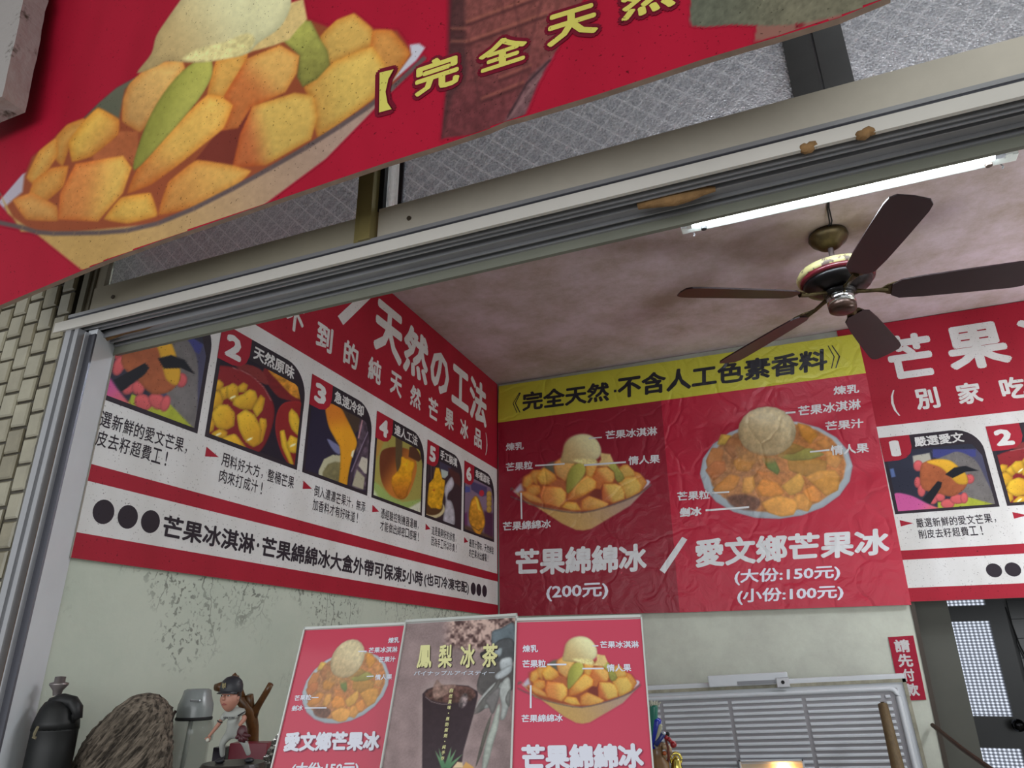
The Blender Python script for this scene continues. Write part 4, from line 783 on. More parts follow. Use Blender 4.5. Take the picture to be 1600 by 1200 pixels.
# pay-first plaque
SQ = Surf((0, DB-0.004, 0), (1, 0, 0), (0, 0, 1)); pq = thing('pay_sign', 'small vertical crimson sign with four white characters beside the freezer lid', 'sign', SQ.P(*SQ.at(1417, 1094)))
SQ.board('plaque', [(1387.5, 995.5), (1427, 993), (1447.5, 1093.5), (1408, 1095)], [ink('921830'), mat('board_edge', 'b0a89c')], pq, 0.003, px=True)
for ch, a, b, c_, d in (('請', 1397.5, 1421.5, 999.5, 1019.5), ('先', 1403, 1426, 1022, 1042.5), ('付', 1410.5, 1429, 1045, 1065), ('款', 1414, 1436, 1068, 1088)):
    s = 0.196; m_ = (b+a)/2
    text(SQ, ch, [(a+2, d), (b+2, d-0.6), (b-2, c_-0.6), (a-2, c_)], ink('b9b6b8'), pq, 1, 0.035)
# ------------------------------------------------------------------ big outdoor sign
th = math.radians(2.5); le = math.radians(2.0)
bU = np.array([math.cos(th), -math.sin(th), 0]); bV = np.array([0.0, -math.sin(le), math.cos(le)]); bV -= (bV@bU)*bU; bV /= np.linalg.norm(bV)
BSf = Surf((0, 0.85, 0.85), bU, bV)
bs = thing('shop_sign', 'big red shop sign with a glass bowl of mango and yellow characters above the opening', 'sign', (-0.6, 0.86, 0.80))
RED_B = 'a0142e'; ob = lambda c: ink(c, 'outdoor')
low = [(-8, 480), (0, 477), (85, 441), (166, 407), (250, 376), (337, 346), (451, 306), (604, 254), (688, 227.5), (760, 203), (790, 190), (820, 182), (937, 146.5), (1000, 125.6), (1100, 92), (1221, 56), (1311, 28), (1392, -6)]
uvl = [BSf.at(*p) for p in low]
lt = [BSf.at(-6, 170), BSf.at(20, 95), BSf.at(37, 0)]
top = 1.05
# the sign's left end runs up from the frame's left edge
L0 = uvl[0]
outl = uvl+[(uvl[-1][0], top), (lt[2][0]-0.02, top), lt[2], lt[1], lt[0], (L0[0]-0.02, L0[1]+0.01)]
pieces = [[uvl[i], uvl[i+1], (uvl[i+1][0], top), (uvl[i][0], top)] for i in range(len(uvl)-1)]
lx = (L0[0], top); P_ = [(L0[0]-0.02, L0[1]+0.01)]+lt; Q_ = [(L0[0], L0[1]), (L0[0], lt[0][1]), (L0[0], lt[1][1]), (L0[0], lt[2][1])]
pieces += [[P_[i], Q_[i], Q_[i+1], P_[i+1]] for i in range(3)]+[[P_[3], Q_[3], lx, (lt[2][0]-0.02, top)]]
bmb = MB(); n_ = len(outl)
for pc_ in pieces:
    bmb.add([BSf.P(a, b, 0) for a, b in pc_], [(0, 1, 2, 3)], 0); bmb.add([BSf.P(a, b, 0)-0.012*BSf.N for a, b in pc_], [(3, 2, 1, 0)], 1)
bmb.add([BSf.P(a, b, 0) for a, b in outl]+[BSf.P(a, b, 0)-0.012*BSf.N for a, b in outl], [(i, (i+1) % n_, n_+(i+1) % n_, n_+i) for i in range(n_)], 1)
bmb.build('board', [ob(RED_B), mat('pale_board_edge', 'b59a88', rough=0.8, var=0.3, vscale=20)], bs, merge=True)
bvin = ink('p', 'outdoor', True)
rbig = (163, 29, 52)
picture(BSf, bbox(BSf, [(-6, 300), (668, 70), (380, -90), (200, -90), (130, 425)]), 0.0034, lambda c: bowlA(c, 1.0), bvin, bs, 1, bgcol=(160, 20, 46), full=False, name='mango_bowl_picture')
# trim anything printed lower than the sign's edge
pm_ = bpy.data.objects['mango_bowl_picture.001'].data if 'mango_bowl_picture.001' in bpy.data.objects else bpy.data.objects['mango_bowl_picture'].data
lowu = np.array([p[0] for p in uvl]); lowv = np.array([p[1] for p in uvl])
def trim(me, base):
    bm = bmesh.new(); bm.from_mesh(me); kill = []
    for f in bm.faces:
        c = np.array(f.calc_center_median())+base; g = BSf.Gi @ (c-BSf.O)
        if g[1] < np.interp(g[0], lowu, lowv)+0.002 or g[1] > top: kill.append(f)
    bmesh.ops.delete(bm, geom=kill, context='FACES'); bm.to_mesh(me); bm.free()
trim(pm_, BASE[bs.name])
def cone(c):
    q = lambda L: [(680+x/6, y/6) for x, y in L]
    c.poly(q([(160, -1400), (2300, -1400), (1500, -200), (1300, 150), (1160, 440), (1040, 620), (960, 780), (840, 1080), (600, 1230), (60, 1300), (90, 980), (130, 600), (160, 0)]), (128, 72, 68), soft=1.5, g=(720, 0, 700, 190, (104, 52, 56)), tex=0.25)
    c.poly(q([(160, -1400), (290, -1400), (280, 300), (300, 700), (160, 900), (60, 1300), (110, 800)]), (70, 42, 44), soft=4, tex=0.2, op=0.85)
    for a, b in (((290, -60), (700, -100)), ((290, 240), (1100, -60)), ((300, 420), (1050, 150)), ((150, 300), (290, 300)), ((600, 760), (900, 640)), ((430, 960), (830, 800)), ((150, 420), (300, 420))):
        c.line(q([a, b]), 4, (72, 38, 40), soft=2.5, op=0.8); c.line(q([(a[0], a[1]-34), (b[0], b[1]-34)]), 3, (172, 104, 84), soft=2.5, op=0.6)
    for a, b in (((620, -50), (640, 150)), ((310, 350), (420, 1000)), ((740, 20), (900, 760)), ((1000, 0), (760, 900))): c.line(q([a, b]), 3, (84, 46, 48), soft=2.5, op=0.6)
    c.poly(q([(640, 1160), (900, 700), (1110, 520), (1040, 640), (960, 790), (850, 1060), (760, 1120)]), (112, 84, 88), soft=3, tex=0.3, op=0.8); c.line(q([(680, 1100), (860, 780), (1080, 560)]), 2, (48, 32, 38), soft=2); c.line(q([(700, 1100), (880, 850), (1000, 700)]), 3, (150, 112, 112), soft=2, op=0.7)
picture(BSf, bbox(BSf, [(688, 226), (1000, -150), (690, -150), (688, 60), (900, 100)]), 0.0030, cone, bvin, bs, 1, bgcol=(160, 20, 46), full=False, name='wafer_cone_picture')
trim(bpy.data.objects['wafer_cone_picture'].data, BASE[bs.name])
def greyfruit(c):
    q = lambda L: [(1040+x/5.333, y/5.333) for x, y in L]
    c.poly(q([(740, 345), (760, 215), (1250, 160), (2100, -80), (2100, 60), (1500, 130), (950, 300)]), (140, 96, 86), soft=1)
    c.poly(q([(260, -900), (200, 160), (215, 215), (330, 225), (560, 205), (840, 215), (1100, 205), (1350, 150), (1480, 118), (1700, 70), (2100, -60), (2400, -900)]), (96, 98, 84), soft=1, sm=False, g=(1100, 0, 1250, 30, (112, 108, 90)), tex=0.2)
    c.poly(q([(1070, 195), (1170, 195), (1130, 235), (1080, 240)]), (130, 36, 46), soft=1)
picture(BSf, bbox(BSf, [(1072, 90), (1385, 6), (1311, 40), (1221, 66), (1385, -140), (1072, -140)]), 0.0034, greyfruit, bvin, bs, 1, bgcol=(160, 20, 46), full=False, name='grey_fruit_picture')
trim(bpy.data.objects['grey_fruit_picture'].data, BASE[bs.name])
# yellow characters with a maroon outline
zb1 = lambda L: [(500+x/2.2857, y/2.2857) for x, y in L]
yl, mr_ = ob('c6bd5c'), ob('6a1226')
def bigword(ch, pts, bold=0.035):
    P = [np.array(BSf.at(*p)) for p in zb1(pts)]; bl, br, tr_, tl = P
    text(BSf, ch, zb1(pts), yl, bs, 5, bold)
    v, f = glyphs(ch, 1.0, bold, 8); cxy = (bl+br+tr_+tl)/4; wv = np.linalg.norm(br-bl)
    r = 0.0105; vs = []; fs = []; q0 = [(1-a)*(1-b)*bl+a*(1-b)*br+a*b*tr_+(1-a)*b*tl for a, b in v[:]]
    nb = len(v)//9; fb_ = [g for g in f if max(g) < nb] if bold else f; q0 = q0[:nb] if bold else q0
    for i in range(12):
        for rr_ in (r, r*0.55):
            a = 2*math.pi*i/12; d = np.array([math.cos(a), math.sin(a)])*rr_; n = len(vs); vs += [BSf.P(*(np.array(p)+d), 3+i*0.1) for p in q0]; fs += [tuple(j+n for j in g) for g in fb_]
    MB().add(vs, fs).build('letter_outline', mr_, bs)
bigword('完', [(340, 352), (500, 300), (500, 182), (340, 236)]); bigword('全', [(568, 268), (742, 212), (742, 108), (568, 168)]); bigword('天', [(812, 176), (996, 116), (990, 8), (812, 62)]); bigword('然', [(1075, 84), (1272, 22), (1272, -100), (1075, -40)])
br = [(215, 262), (265, 250), (246, 285), (236, 330), (243, 370), (258, 392), (213, 404)]
BSf.poly('lettering', zb1(br), yl, bs, 5)
c0 = np.mean([BSf.at(*p) for p in zb1(br)], 0); P = [np.array(BSf.at(*p)) for p in zb1(br)]; vs = []; fs = []
for i in range(12):
    a = 2*math.pi*i/12
    for rr_ in (0.0105, 0.005):
        n = len(vs); vs += [BSf.P(*(p+rr_*np.array([math.cos(a), math.sin(a)])), 3+i*0.1) for p in P]; fs.append(tuple(range(n, n+len(P))))
MB().add(vs, fs).build('letter_outline', mr_, bs)
# ------------------------------------------------------------------ menu cards in acrylic stands
ZCN = -0.252            # top of the counter
m_acre = mat('acrylic_edge', 'ccd0cc', rough=0.25, spec=0.6)
cnt_t = thing('counter', 'grey service counter under the menu cards', 'counter', (-0.4, 1.42, -EYE))
MB().box(XL+0.03, 1.2, FY+0.115, 1.64, ZCN-0.03, ZCN).build('counter_top', mat('grey_counter', '8c8c88', rough=0.3), cnt_t)
MB().box(XL+0.04, 1.18, FY+0.13, 1.62, -EYE, ZCN-0.03).build('cabinet_body', mat('cabinet_white', 'a8a8a4', rough=0.5), cnt_t)
def card(TL, tl, TR, tr_, BL, BR, label, paint):
    a, b = pt(*TL, tl), pt(*TR, tr_); U = (b-a); w = np.linalg.norm(U); U /= w
    # left edge: down direction lying on the card's left edge ray plane, leaning back on its stand
    n1 = np.cross(ray(*TL), ray(*BL)); n2 = np.cross(ray(*TR), ray(*BR)); dn = np.cross(n1, n2); dn /= np.linalg.norm(dn)
    if dn[2] > 0: dn = -dn
    h = (a[2]-(ZCN+0.012))/(-dn[2])
    sf = Surf(a, U, -dn); cen = a+U*w/2+dn*h
    t = thing('menu_card', label, 'menu card', (cen[0], cen[1], ZCN), 'acrylic menu card stands on the counter')
    e = 0.0026
    sf.board('acrylic_back', [(-e, -h-e), (w+e, -h-e), (w+e, 0.004), (-e, 0.004)], [m_acre, m_acre], t, 0.0025, k=-3)
    paint(sf, w, h, t)
    # front sheet of the stand, its edges and the foot behind
    N = sf.N
    mb = MB()
    for (u0, u1, v0, v1) in ((-e, 0.0, -h, 0.006), (w, w+e, -h, 0.006), (-e, w+e, 0.001, 0.006)):
        c = sf.P((u0+u1)/2, (v0+v1)/2)+N*0.0035; mb.obb(c, (sf.U, sf.V, N), ((u1-u0)/2, (v1-v0)/2, 0.0022))
    mb.build('acrylic_rim', m_acre, t)
    ft = MB(); c = sf.P(w/2, -h)-N*0.035; fw = np.array([N[0], N[1], 0]); fw /= np.linalg.norm(fw); sd = np.cross(fw, (0, 0, 1.))
    ft.obb((cen[0]-fw[0]*0.035, cen[1]-fw[1]*0.035, ZCN+0.002), (sd, fw, np.array([0, 0, 1.])), (w/2*0.9, 0.03, 0.0018)); ft.build('foot', m_acre, t)
    return sf, w, h, t
CV = 'card'; cw = ink('cfd0dc', CV); y1 = lambda L: [(420+x/4, 940+y/4) for x, y in L]; y3 = lambda L: [(760+x/4.6156, 940+y/4.6156) for x, y in L]
cpi = ink('p', CV, True)
def lines(sf, L, f, m, t, k=4):
    for q in L: sf.poly('pointer_line', f(q), m, t, k)
def paint1(sf, w, h, t):
    sf.poly('print', [(0, -h), (w, -h), (w, 0), (0, 0)], ink('b8324c', CV), t, 0, px=False)
    # plate: map the poster frame onto this card
    src = [(1094, 732), (1332, 732), (1210, 812.5), (1198, 635.5), (1190, 720), (1246, 791)]; dst = y1([(210, 560), (747, 520), (400, 768), (515, 234), (470, 480), (440, 745)])
    src = [(1094, 738), (1332, 728), (1215, 812), (1197, 635)]; dst = y1([(212, 560), (745, 520), (425, 766), (520, 235)])
    Hc = homog(dst, src)
    def p(c):
        x, y = c.x.copy(), c.y.copy(); c.x, c.y = hap(Hc, x, y); bowlB(c, 0.55); c.x, c.y = x, y
    picture(sf, bbox(sf, y1([(195, 225), (770, 225), (755, 790), (190, 790)])), 0.0015, p, cpi, t, 1, bgcol=(184, 50, 76), full=False, name='shaved_ice_picture')
    W_ = lambda s, q, b=0.03, k=4: text(sf, s, y1(q), cw, t, k, b)
    W_('煉乳', [(745, 262), (816, 258), (819, 222), (750, 226)]); W_('芒果冰淇淋', [(622, 322), (804, 318), (808, 280), (628, 288)]); W_('芒果汁', [(686, 382), (790, 378), (796, 342), (690, 346)])
    W_('情人果', [(664, 492), (770, 488), (774, 452), (668, 456)]); W_('芒果粒', [(160, 622), (264, 616), (270, 580), (166, 586)]); W_('剉冰', [(142, 686), (212, 682), (218, 646), (148, 650)])
    sh = ink('7a1c3c', CV); text(sf, '愛文鄉芒果冰', y1([(96, 944), (694, 938), (706, 814), (112, 822)]), sh, t, 3, 0.06); text(sf, '愛文鄉芒果冰', y1([(90, 938), (688, 932), (700, 808), (106, 816)]), cw, t, 4, 0.05)
    text(sf, '(大份:150元)', y1([(134, 1094), (556, 1090), (570, 1000), (152, 1006)]), cw, t, 4, 0.035)
    lines(sf, [[(560, 316), (612, 314), (613, 307), (561, 309)], [(612, 472), (656, 470), (657, 463), (613, 465)], [(268, 604), (312, 603), (313, 596), (269, 597)], [(226, 669), (362, 668), (363, 661), (227, 662)]], y1, cw, t)
C1 = card((477, 985), 1.46, (635, 977.5), 1.45, (426, 1200), (597, 1200), 'leftmost acrylic menu card, red with a white plate of mango shaved ice', paint1)
def paint3(sf, w, h, t):
    sf.poly('print', [(0, -h), (w, -h), (w, 0), (0, 0)], ink('bc4058', CV), t, 0, px=False)
    src = [(801, 763), (1017, 757), (912.5, 678), (912, 829), (910, 719), (887.5, 771)]; dst = y3([(250, 575), (1110, 595), (690, 245), (690, 880), (680, 430), (605, 635)])
    Hc = homog(dst, src)
    def p(c):
        x, y = c.x.copy(), c.y.copy(); a, b = hap(Hc, x, y); c.x, c.y = hap(H_pb, a, b); bowlA(c, 0.42); c.x, c.y = x, y
    picture(sf, bbox(sf, y3([(235, 225), (1120, 225), (1125, 890), (235, 890)])), 0.0013, p, cpi, t, 1, bgcol=(188, 64, 88), full=False, name='mango_bowl_picture')
    W_ = lambda s, q, b=0.03, k=4: text(sf, s, y3(q), cw, t, k, b)
    W_('煉乳', [(262, 368), (374, 368), (372, 314), (262, 316)]); W_('芒果粒', [(260, 480), (432, 478), (430, 420), (260, 424)]); W_('芒果冰淇淋', [(820, 338), (1102, 336), (1098, 284), (820, 288)])
    W_('情人果', [(870, 508), (1046, 506), (1042, 450), (866, 454)]); W_('芒果綿綿冰', [(254, 874), (552, 868), (552, 812), (254, 818)])
    text(sf, '芒果綿綿冰', y3([(262, 1224), (1148, 1214), (1136, 1026), (258, 1036)]), ink('8c3450', CV), t, 3, 0.06); text(sf, '芒果綿綿冰', y3([(256, 1218), (1140, 1208), (1128, 1022), (252, 1032)]), cw, t, 4, 0.05)
    lines(sf, [[(766, 326), (808, 325), (808, 317), (766, 318)], [(440, 462), (578, 461), (578, 449), (440, 450)], [(692, 491), (846, 490), (846, 479), (692, 480)], [(314, 605), (327, 605), (327, 770), (314, 770)]], y3, cw, t)
def paint2(sf, w, h, t):
    f = lambda L: [(590+x/5.218, 970+y/5.218) for x, y in L]
    def p(c):
        c.c[:] = (150, 130, 130); c.c *= (1+0.16*vnoise(c.x, c.y, 14, 8)+0.10*vnoise(c.x, c.y, 1.5, 9))[:, None]
        g = np.clip((c.x-720)/60, 0, 1)*np.clip((1030-c.y)/40, 0, 1); n = vnoise(c.x, c.y, 7, 11)+0.6*vnoise(c.x, c.y, 3, 12); P = np.clip((c.x-690)/18, 0, 1)*np.clip((1016-c.y+(c.x-690)*0.1)/12, 0, 1)
        tex = np.clip(0.5+1.6*n, 0, 1)[:, None]; pc = np.array([84, 62, 62])*(1-tex)+np.array([206, 176, 166])*tex; c.c = c.c*(1-P[:, None])+pc*P[:, None]; c.a[:] = 1
        q = f
        for L, col in (([(930, 100), (1010, 60), (1110, 20), (1120, 200), (960, 260)], (110, 122, 130)), ([(960, 180), (1100, 150), (1110, 330), (980, 400), (900, 380)], (88, 90, 94)), ([(850, 400), (960, 330), (1090, 330), (1100, 560), (900, 620), (810, 560)], (96, 92, 92)),
                       ([(1000, 320), (1090, 300), (1090, 400), (1010, 410)], (196, 202, 206)), ([(960, 440), (1080, 360), (1085, 420), (990, 480)], (190, 196, 200)), ([(800, 690), (860, 600), (960, 500), (930, 580), (850, 690), (790, 740)], (186, 188, 186)),
                       ([(850, 640), (940, 540), (1000, 470), (960, 600), (870, 720), (780, 760)], (112, 110, 108)), ([(870, 700), (950, 600), (1010, 500), (980, 640), (900, 710)], (176, 180, 178)), ([(990, 560), (1040, 470), (1080, 480), (1080, 640), (1040, 790), (1000, 800), (1010, 690)], (184, 188, 186)),
                       ([(850, 1200), (880, 1000), (930, 850), (975, 700), (1000, 690), (985, 850), (940, 1010), (890, 1200)], (178, 184, 176)), ([(800, 1180), (870, 900), (930, 760), (900, 900), (840, 1100)], (110, 106, 100)), ([(905, 700), (880, 640), (990, 540), (985, 640), (940, 760)], (126, 122, 122)),
                       ([(930, 250), (1010, 220), (1000, 290), (900, 300)], (156, 166, 172)), ([(840, 260), (930, 240), (900, 300), (850, 310)], (60, 56, 60)), ([(1040, 640), (1080, 560), (1075, 700)], (140, 140, 138))):
            c.poly(q(L), col, sm=True, soft=0.9, rim=(4, 0.75), tex=0.12)
        c.poly(q([(355, 580), (370, 550), (440, 500), (620, 490), (760, 505), (820, 570), (840, 600), (800, 760), (700, 1120), (690, 1220), (350, 1220), (350, 700)]), (176, 158, 156), soft=5, op=0.6)
        c.poly(q([(366, 596), (400, 560), (470, 535), (600, 520), (740, 530), (815, 575), (818, 610), (790, 740), (700, 1060), (680, 1220), (362, 1220), (366, 740)]), (58, 44, 50), soft=1, g=(660, 1080, 700, 1190, (66, 54, 60)), tex=0.1)
        c.poly(q([(385, 600), (420, 560), (480, 540), (600, 528), (740, 540), (800, 590), (760, 650), (600, 670), (450, 650)]), (92, 66, 62), sm=True, soft=1.2, tex=0.6)
        c.poly(q([(450, 560), (485, 480), (530, 520), (640, 525), (560, 600), (470, 640)]), (150, 122, 112), sm=True, soft=1, tex=0.4, op=0.8); c.ell(590+700/5.218, 970+650/5.218, 6, 12, (150, 136, 138), rot=20, soft=1.5, tex=0.9, op=0.8)
        c.line(q([(390, 620), (440, 660), (520, 680), (600, 678)]), 0.8, (150, 130, 130), soft=0.6)
        for a, b in (((540, 1200), (470, 1060)), ((540, 1200), (500, 1040)), ((560, 1200), (600, 1030)), ((570, 1200), (690, 1090)), ((560, 1200), (640, 1050))):
            a_, b_ = q([a, b]); nx, ny = -(b_[1]-a_[1])*0.12, (b_[0]-a_[0])*0.12; c.poly([(a_[0]+nx, a_[1]+ny), b_, (a_[0]-nx, a_[1]-ny)], (88, 128, 96), soft=0.7, g=(a_[0], a_[1], b_[0], b_[1], (122, 158, 120)))
        c.poly(q([(610, 1200), (650, 1150), (690, 1155), (700, 1200)]), (226, 200, 164), soft=0.7); c.poly(q([(690, 1200), (720, 1150), (780, 1190), (790, 1210)]), (214, 164, 100), soft=0.7)
    picture(sf, (0, w, -h, 0), 0.0013, p, cpi, t, 0.5, name='drink_picture')
    yl_ = ink('d6d29a', CV); dk = ink('3c3234', CV); wv = ink('c4cad6', CV)
    for i, (ch, q) in enumerate((('鳳', [(318, 392), (440, 388), (442, 200), (342, 204)]), ('梨', [(492, 390), (606, 386), (612, 196), (508, 200)]), ('冰', [(672, 390), (792, 386), (800, 192), (680, 196)]), ('茶', [(848, 386), (975, 380), (985, 186), (862, 192)]))):
        text(sf, ch, f([(x+5, y+5) for x, y in q]), dk, t, 3, 0.05); text(sf, ch, f(q), yl_, t, 4, 0.03)
    text(sf, 'パイナップルアイスティー', f([(296, 452), (952, 446), (960, 408), (302, 412)]), wv, t, 4, 0.02)
    s = '自然風味・無防腐劑・純手作'; n = len(s)
    for i, ch in enumerate(s):
        a = i/(n-1); x = 604-72*a; y = 572+552*a
        if ch == '・': sf.poly('lettering', f([(x-4, y-4), (x+4, y-4), (x+4, y+4), (x-4, y+4)]), yl_, t, 4); continue
        text(sf, ch, f([(x-17, y+17), (x+11, y+16), (x+17, y-17), (x-11, y-16)]), yl_, t, 4, 0.02, nd=4)
C2 = card((635.5, 975), 1.385, (807, 965), 1.34, (597.5, 1200), (798, 1200), 'middle acrylic menu card, brown with a dark iced pineapple tea glass', paint2)
C3 = card((808, 972.5), 1.25, (1001, 967), 1.22, (801, 1198), (1019, 1198), 'rightmost acrylic menu card, red with a glass boat bowl of mango', paint3)
# ------------------------------------------------------------------ ceiling fan
cf = pl(1293, 366, 2, ZC); fx, fy = cf[0], cf[1]
fan = thing('ceiling_fan', 'old dark five-blade ceiling fan with cream motor housing', 'ceiling fan', (fx, fy, ZC))
m_brz = mat('aged_brass', '5a4c30', rough=0.38, metal=0.7, var=0.45, vscale=40)
m_crm = mat('flaking_cream_paint', 'b9b07c', rough=0.5, col2='5a4a44', vscale=22, lo=0.40, hi=0.44)
m_mar = mat('maroon_enamel', '5c1822', rough=0.2)
m_bld = mat('dark_maroon_blade', '29161c', rough=0.4, var=0.3, vscale=8)
m_chr = mat('chrome', 'c8c8c8', rough=0.12, metal=1.0); m_blk = mat('black_metal', '1c1a1c', rough=0.35, metal=0.5)
tl = 0.035; tax = np.array([[1, 0, 0], [0, math.cos(tl), -math.sin(tl)], [0, math.sin(tl), math.cos(tl)]])
C_ = lambda z: np.array([fx, fy, ZC+z])
MB().lathe(C_(0), [(0.02, 0), (0.074, -0.002), (0.077, -0.02), (0.068, -0.038), (0.050, -0.052), (0.044, -0.060), (0.034, -0.066), (0.026, -0.070), (0.012, -0.070)], n=32).build('canopy', m_brz, fan, smooth=True)
MB().lathe(C_(0), [(0.0105, -0.06), (0.0105, -0.16)], n=14).build('down_rod', mat('rod_steel', '75696a', rough=0.4, metal=0.6), fan, smooth=True)
MB().lathe(C_(0), [(0.012, -0.135), (0.04, -0.138), (0.10, -0.152), (0.140, -0.172), (0.150, -0.190), (0.147, -0.204), (0.135, -0.210)], n=40, ax=tax.T).build('motor_top', m_crm, fan, smooth=True)
MB().lathe(C_(0), [(0.136, -0.206), (0.141, -0.212), (0.141, -0.224), (0.132, -0.230)], n=40).build('maroon_band', m_mar, fan, smooth=True)
MB().lathe(C_(0), [(0.132, -0.226), (0.124, -0.246), (0.09, -0.262), (0.05, -0.270), (0.02, -0.27)], n=40).build('motor_bottom', m_blk, fan, smooth=True)
MB().lathe(C_(0), [(0.03, -0.262), (0.060, -0.268), (0.062, -0.280), (0.052, -0.287)], n=30).build('flywheel', m_blk, fan, smooth=True)
MB().lathe(C_(0), [(0.046, -0.284), (0.053, -0.288), (0.053, -0.326), (0.047, -0.330)], n=30).build('switch_housing', m_chr, fan, smooth=True)
MB().lathe(C_(0), [(0.050, -0.326), (0.053, -0.332), (0.051, -0.352), (0.040, -0.360), (0.015, -0.363), (0.0, -0.363)], n=30, cap=False).build('bottom_cap', mat('brown_patina', '4a352c', rough=0.3, metal=0.5, var=0.4, vscale=40), fan, smooth=True)
zb = -0.300
def blade_frame(deg, pitch=12):
    a = math.radians(deg); r = np.array([math.cos(a), math.sin(a), -0.035-0.02*math.sin(a)]); r /= np.linalg.norm(r)
    tz = np.cross(r, (0, 0, 1.)); tz /= np.linalg.norm(tz); up = np.cross(tz, r); p = math.radians(pitch)
    s = math.cos(p)*tz+math.sin(p)*up; return r, s, np.cross(r, s)
for i, dg in enumerate((-152, -73, 3.5, 71, 138)):
    r, s, n = blade_frame(dg, 14); c = C_(zb+0.012)
    ol = [(0.185, 0.030), (0.215, 0.052), (0.30, 0.060), (0.45, 0.066), (0.60, 0.070), (0.635, 0.066), (0.655, 0.050), (0.660, 0.0)]
    out = [(a, b) for a, b in ol]+[(a, -b) for a, b in ol[::-1][1:]]
    m_ = len(out); vs = [c+a*r+b*s+0.003*n for a, b in out]+[c+a*r+b*s-0.003*n for a, b in out]
    bl_ = MB().add(vs, [tuple(range(m_)), tuple(range(2*m_-1, m_-1, -1))]+[(j, (j+1) % m_, m_+(j+1) % m_, m_+j) for j in range(m_)]).build('blade', m_bld, fan)
    ib = MB(); rr_ = np.array([r[0], r[1], 0])
    ib.tube([C_(-0.276)+rr_*0.05, C_(-0.284)+rr_*0.09, C_(-0.292)+rr_*0.13+s*0.006, c+r*0.17+s*0.0], [0.010, 0.008, 0.008, 0.012], n=8)
    lo = [(0.15, 0.008), (0.17, 0.026), (0.20, 0.036), (0.235, 0.030), (0.255, 0.010), (0.262, 0)]; o2 = lo+[(a, -b) for a, b in lo[::-1][1:]]; m_ = len(o2)
    vs = [c+a*r+b*s-0.0035*n for a, b in o2]+[c+a*r+b*s-0.009*n for a, b in o2]; ib.add(vs, [tuple(range(m_)), tuple(range(2*m_-1, m_-1, -1))]+[(j, (j+1) % m_, m_+(j+1) % m_, m_+j) for j in range(m_)])
    ib.build('blade_arm', m_brz, bl_)
wv_ = MB(); wv_.tube([C_(-0.005)+np.array([0.0, -0.07, 0]), C_(-0.02)+np.array([0.004, -0.11, 0]), C_(-0.004)+np.array([-0.004, -0.20, 0]), C_(-0.002)+np.array([0, -0.26, 0])], 0.0028, n=6)
wv_.tube([C_(-0.005)+np.array([0.012, -0.07, 0]), C_(-0.014)+np.array([0.012, -0.12, 0]), C_(-0.004)+np.array([0.002, -0.20, 0]), C_(-0.002)+np.array([0, -0.26, 0])], 0.0028, n=6); wv_.build('wire', m_gap, fan)
# ------------------------------------------------------------------ ceiling tube light
zl = ZC-0.066
ts, te = pl(1085, 349, 2, zl), pl(1553, 243.5, 2, zl); Ux = te-ts; Ux /= np.linalg.norm(Ux); Uy = np.cross((0, 0, 1.), Ux)
a0, a1 = ts-Ux*0.055, te+Ux*0.075; Ln = np.linalg.norm(a1-a0); mid = (a0+a1)/2
lt_ = thing('tube_light', 'bare fluorescent tube on a white batten under the ceiling', 'ceiling light', (mid[0], mid[1], ZC))
m_bat = mat('white_batten', 'dfeae6', rough=0.35); UZ = np.array([0, 0, 1.])
MB().obb(mid+UZ*0.016+Uy*0.036, (Ux, Uy, UZ), (Ln/2, 0.021, 0.018)).build('batten', m_bat, lt_, bevel=0.003)
for q_ in (-1, 1):
    MB().obb(mid+Ux*q_*(Ln/2-0.035)+UZ*0.004, (Ux, Uy, UZ), (0.010, 0.012, 0.018)).build('lamp_holder', m_bat, lt_, bevel=0.002)
    hk = mid+Ux*q_*(Ln/2-0.04)+Uy*0.072; MB().tube([hk+UZ*0.06, hk+UZ*0.01, hk+UZ*-0.004+Ux*0.005, hk+UZ*-0.012], 0.003, n=6).build('hook', m_alu, lt_)
    MB().lathe(mid+Ux*q_*(Ln/2-0.085)+Uy*0.036-UZ*0.002, [(0.0, -0.012), (0.011, -0.010), (0.011, 0.002)], n=14).build('starter', m_gap if q_ < 0 else mat('brown_cap', '4a3c34'), lt_)
m_tube = mat('glowing_tube', 'ffffff', emit='e6f2ff', estr=55)
MB().tube([ts, te], 0.0135, n=14).build('tube', m_tube, lt_, smooth=True)
MB().tube([te, te+Ux*0.045], 0.0135, n=14).build('tube_end', mat('white_tube_end', 'b8bcc4', rough=0.4), lt_, smooth=True)
MB().box(mid[0]-0.1, mid[0]+0.1, mid[1]+0.02, mid[1]+0.045, zl+0.03, ZC).build('mounting_block', m_bat, lt_)
# ------------------------------------------------------------------ chest freezer with raised lid
YF = 3.66
fz = thing('chest_freezer', 'white chest freezer with its ribbed lid raised against the back wall', 'freezer', (-0.25, 3.3, -EYE))
m_fz = mat('freezer_white', 'ced2d8', rough=0.4, var=0.08, vscale=6); m_fzi = mat('freezer_liner', '949297', rough=0.35); m_seal = mat('grubby_seal', 'a8a491', rough=0.7, var=0.4, vscale=25)
rot = math.radians(2.6); LU = np.array([math.cos(rot), 0, math.sin(rot)]); LV = np.array([-math.sin(rot), 0.0, math.cos(rot)]); LN = np.array([0, -1., 0])
c0 = pl(1412.5, 1052, 1, YF); LW, LH = 1.24, 0.62
def Lb(u0, u1, v0, v1, d0, d1, mb): return mb.obb(c0-LU*(u0+u1)/2-LV*(v0+v1)/2+LN*(d0+d1)/2, (LU, LV, LN), (abs(u1-u0)/2, abs(v1-v0)/2, abs(d1-d0)/2))
lid = Lb(0, LW, 0, LH, -0.055, 0, MB()).build('lid', m_fz, fz, bevel=0.006)
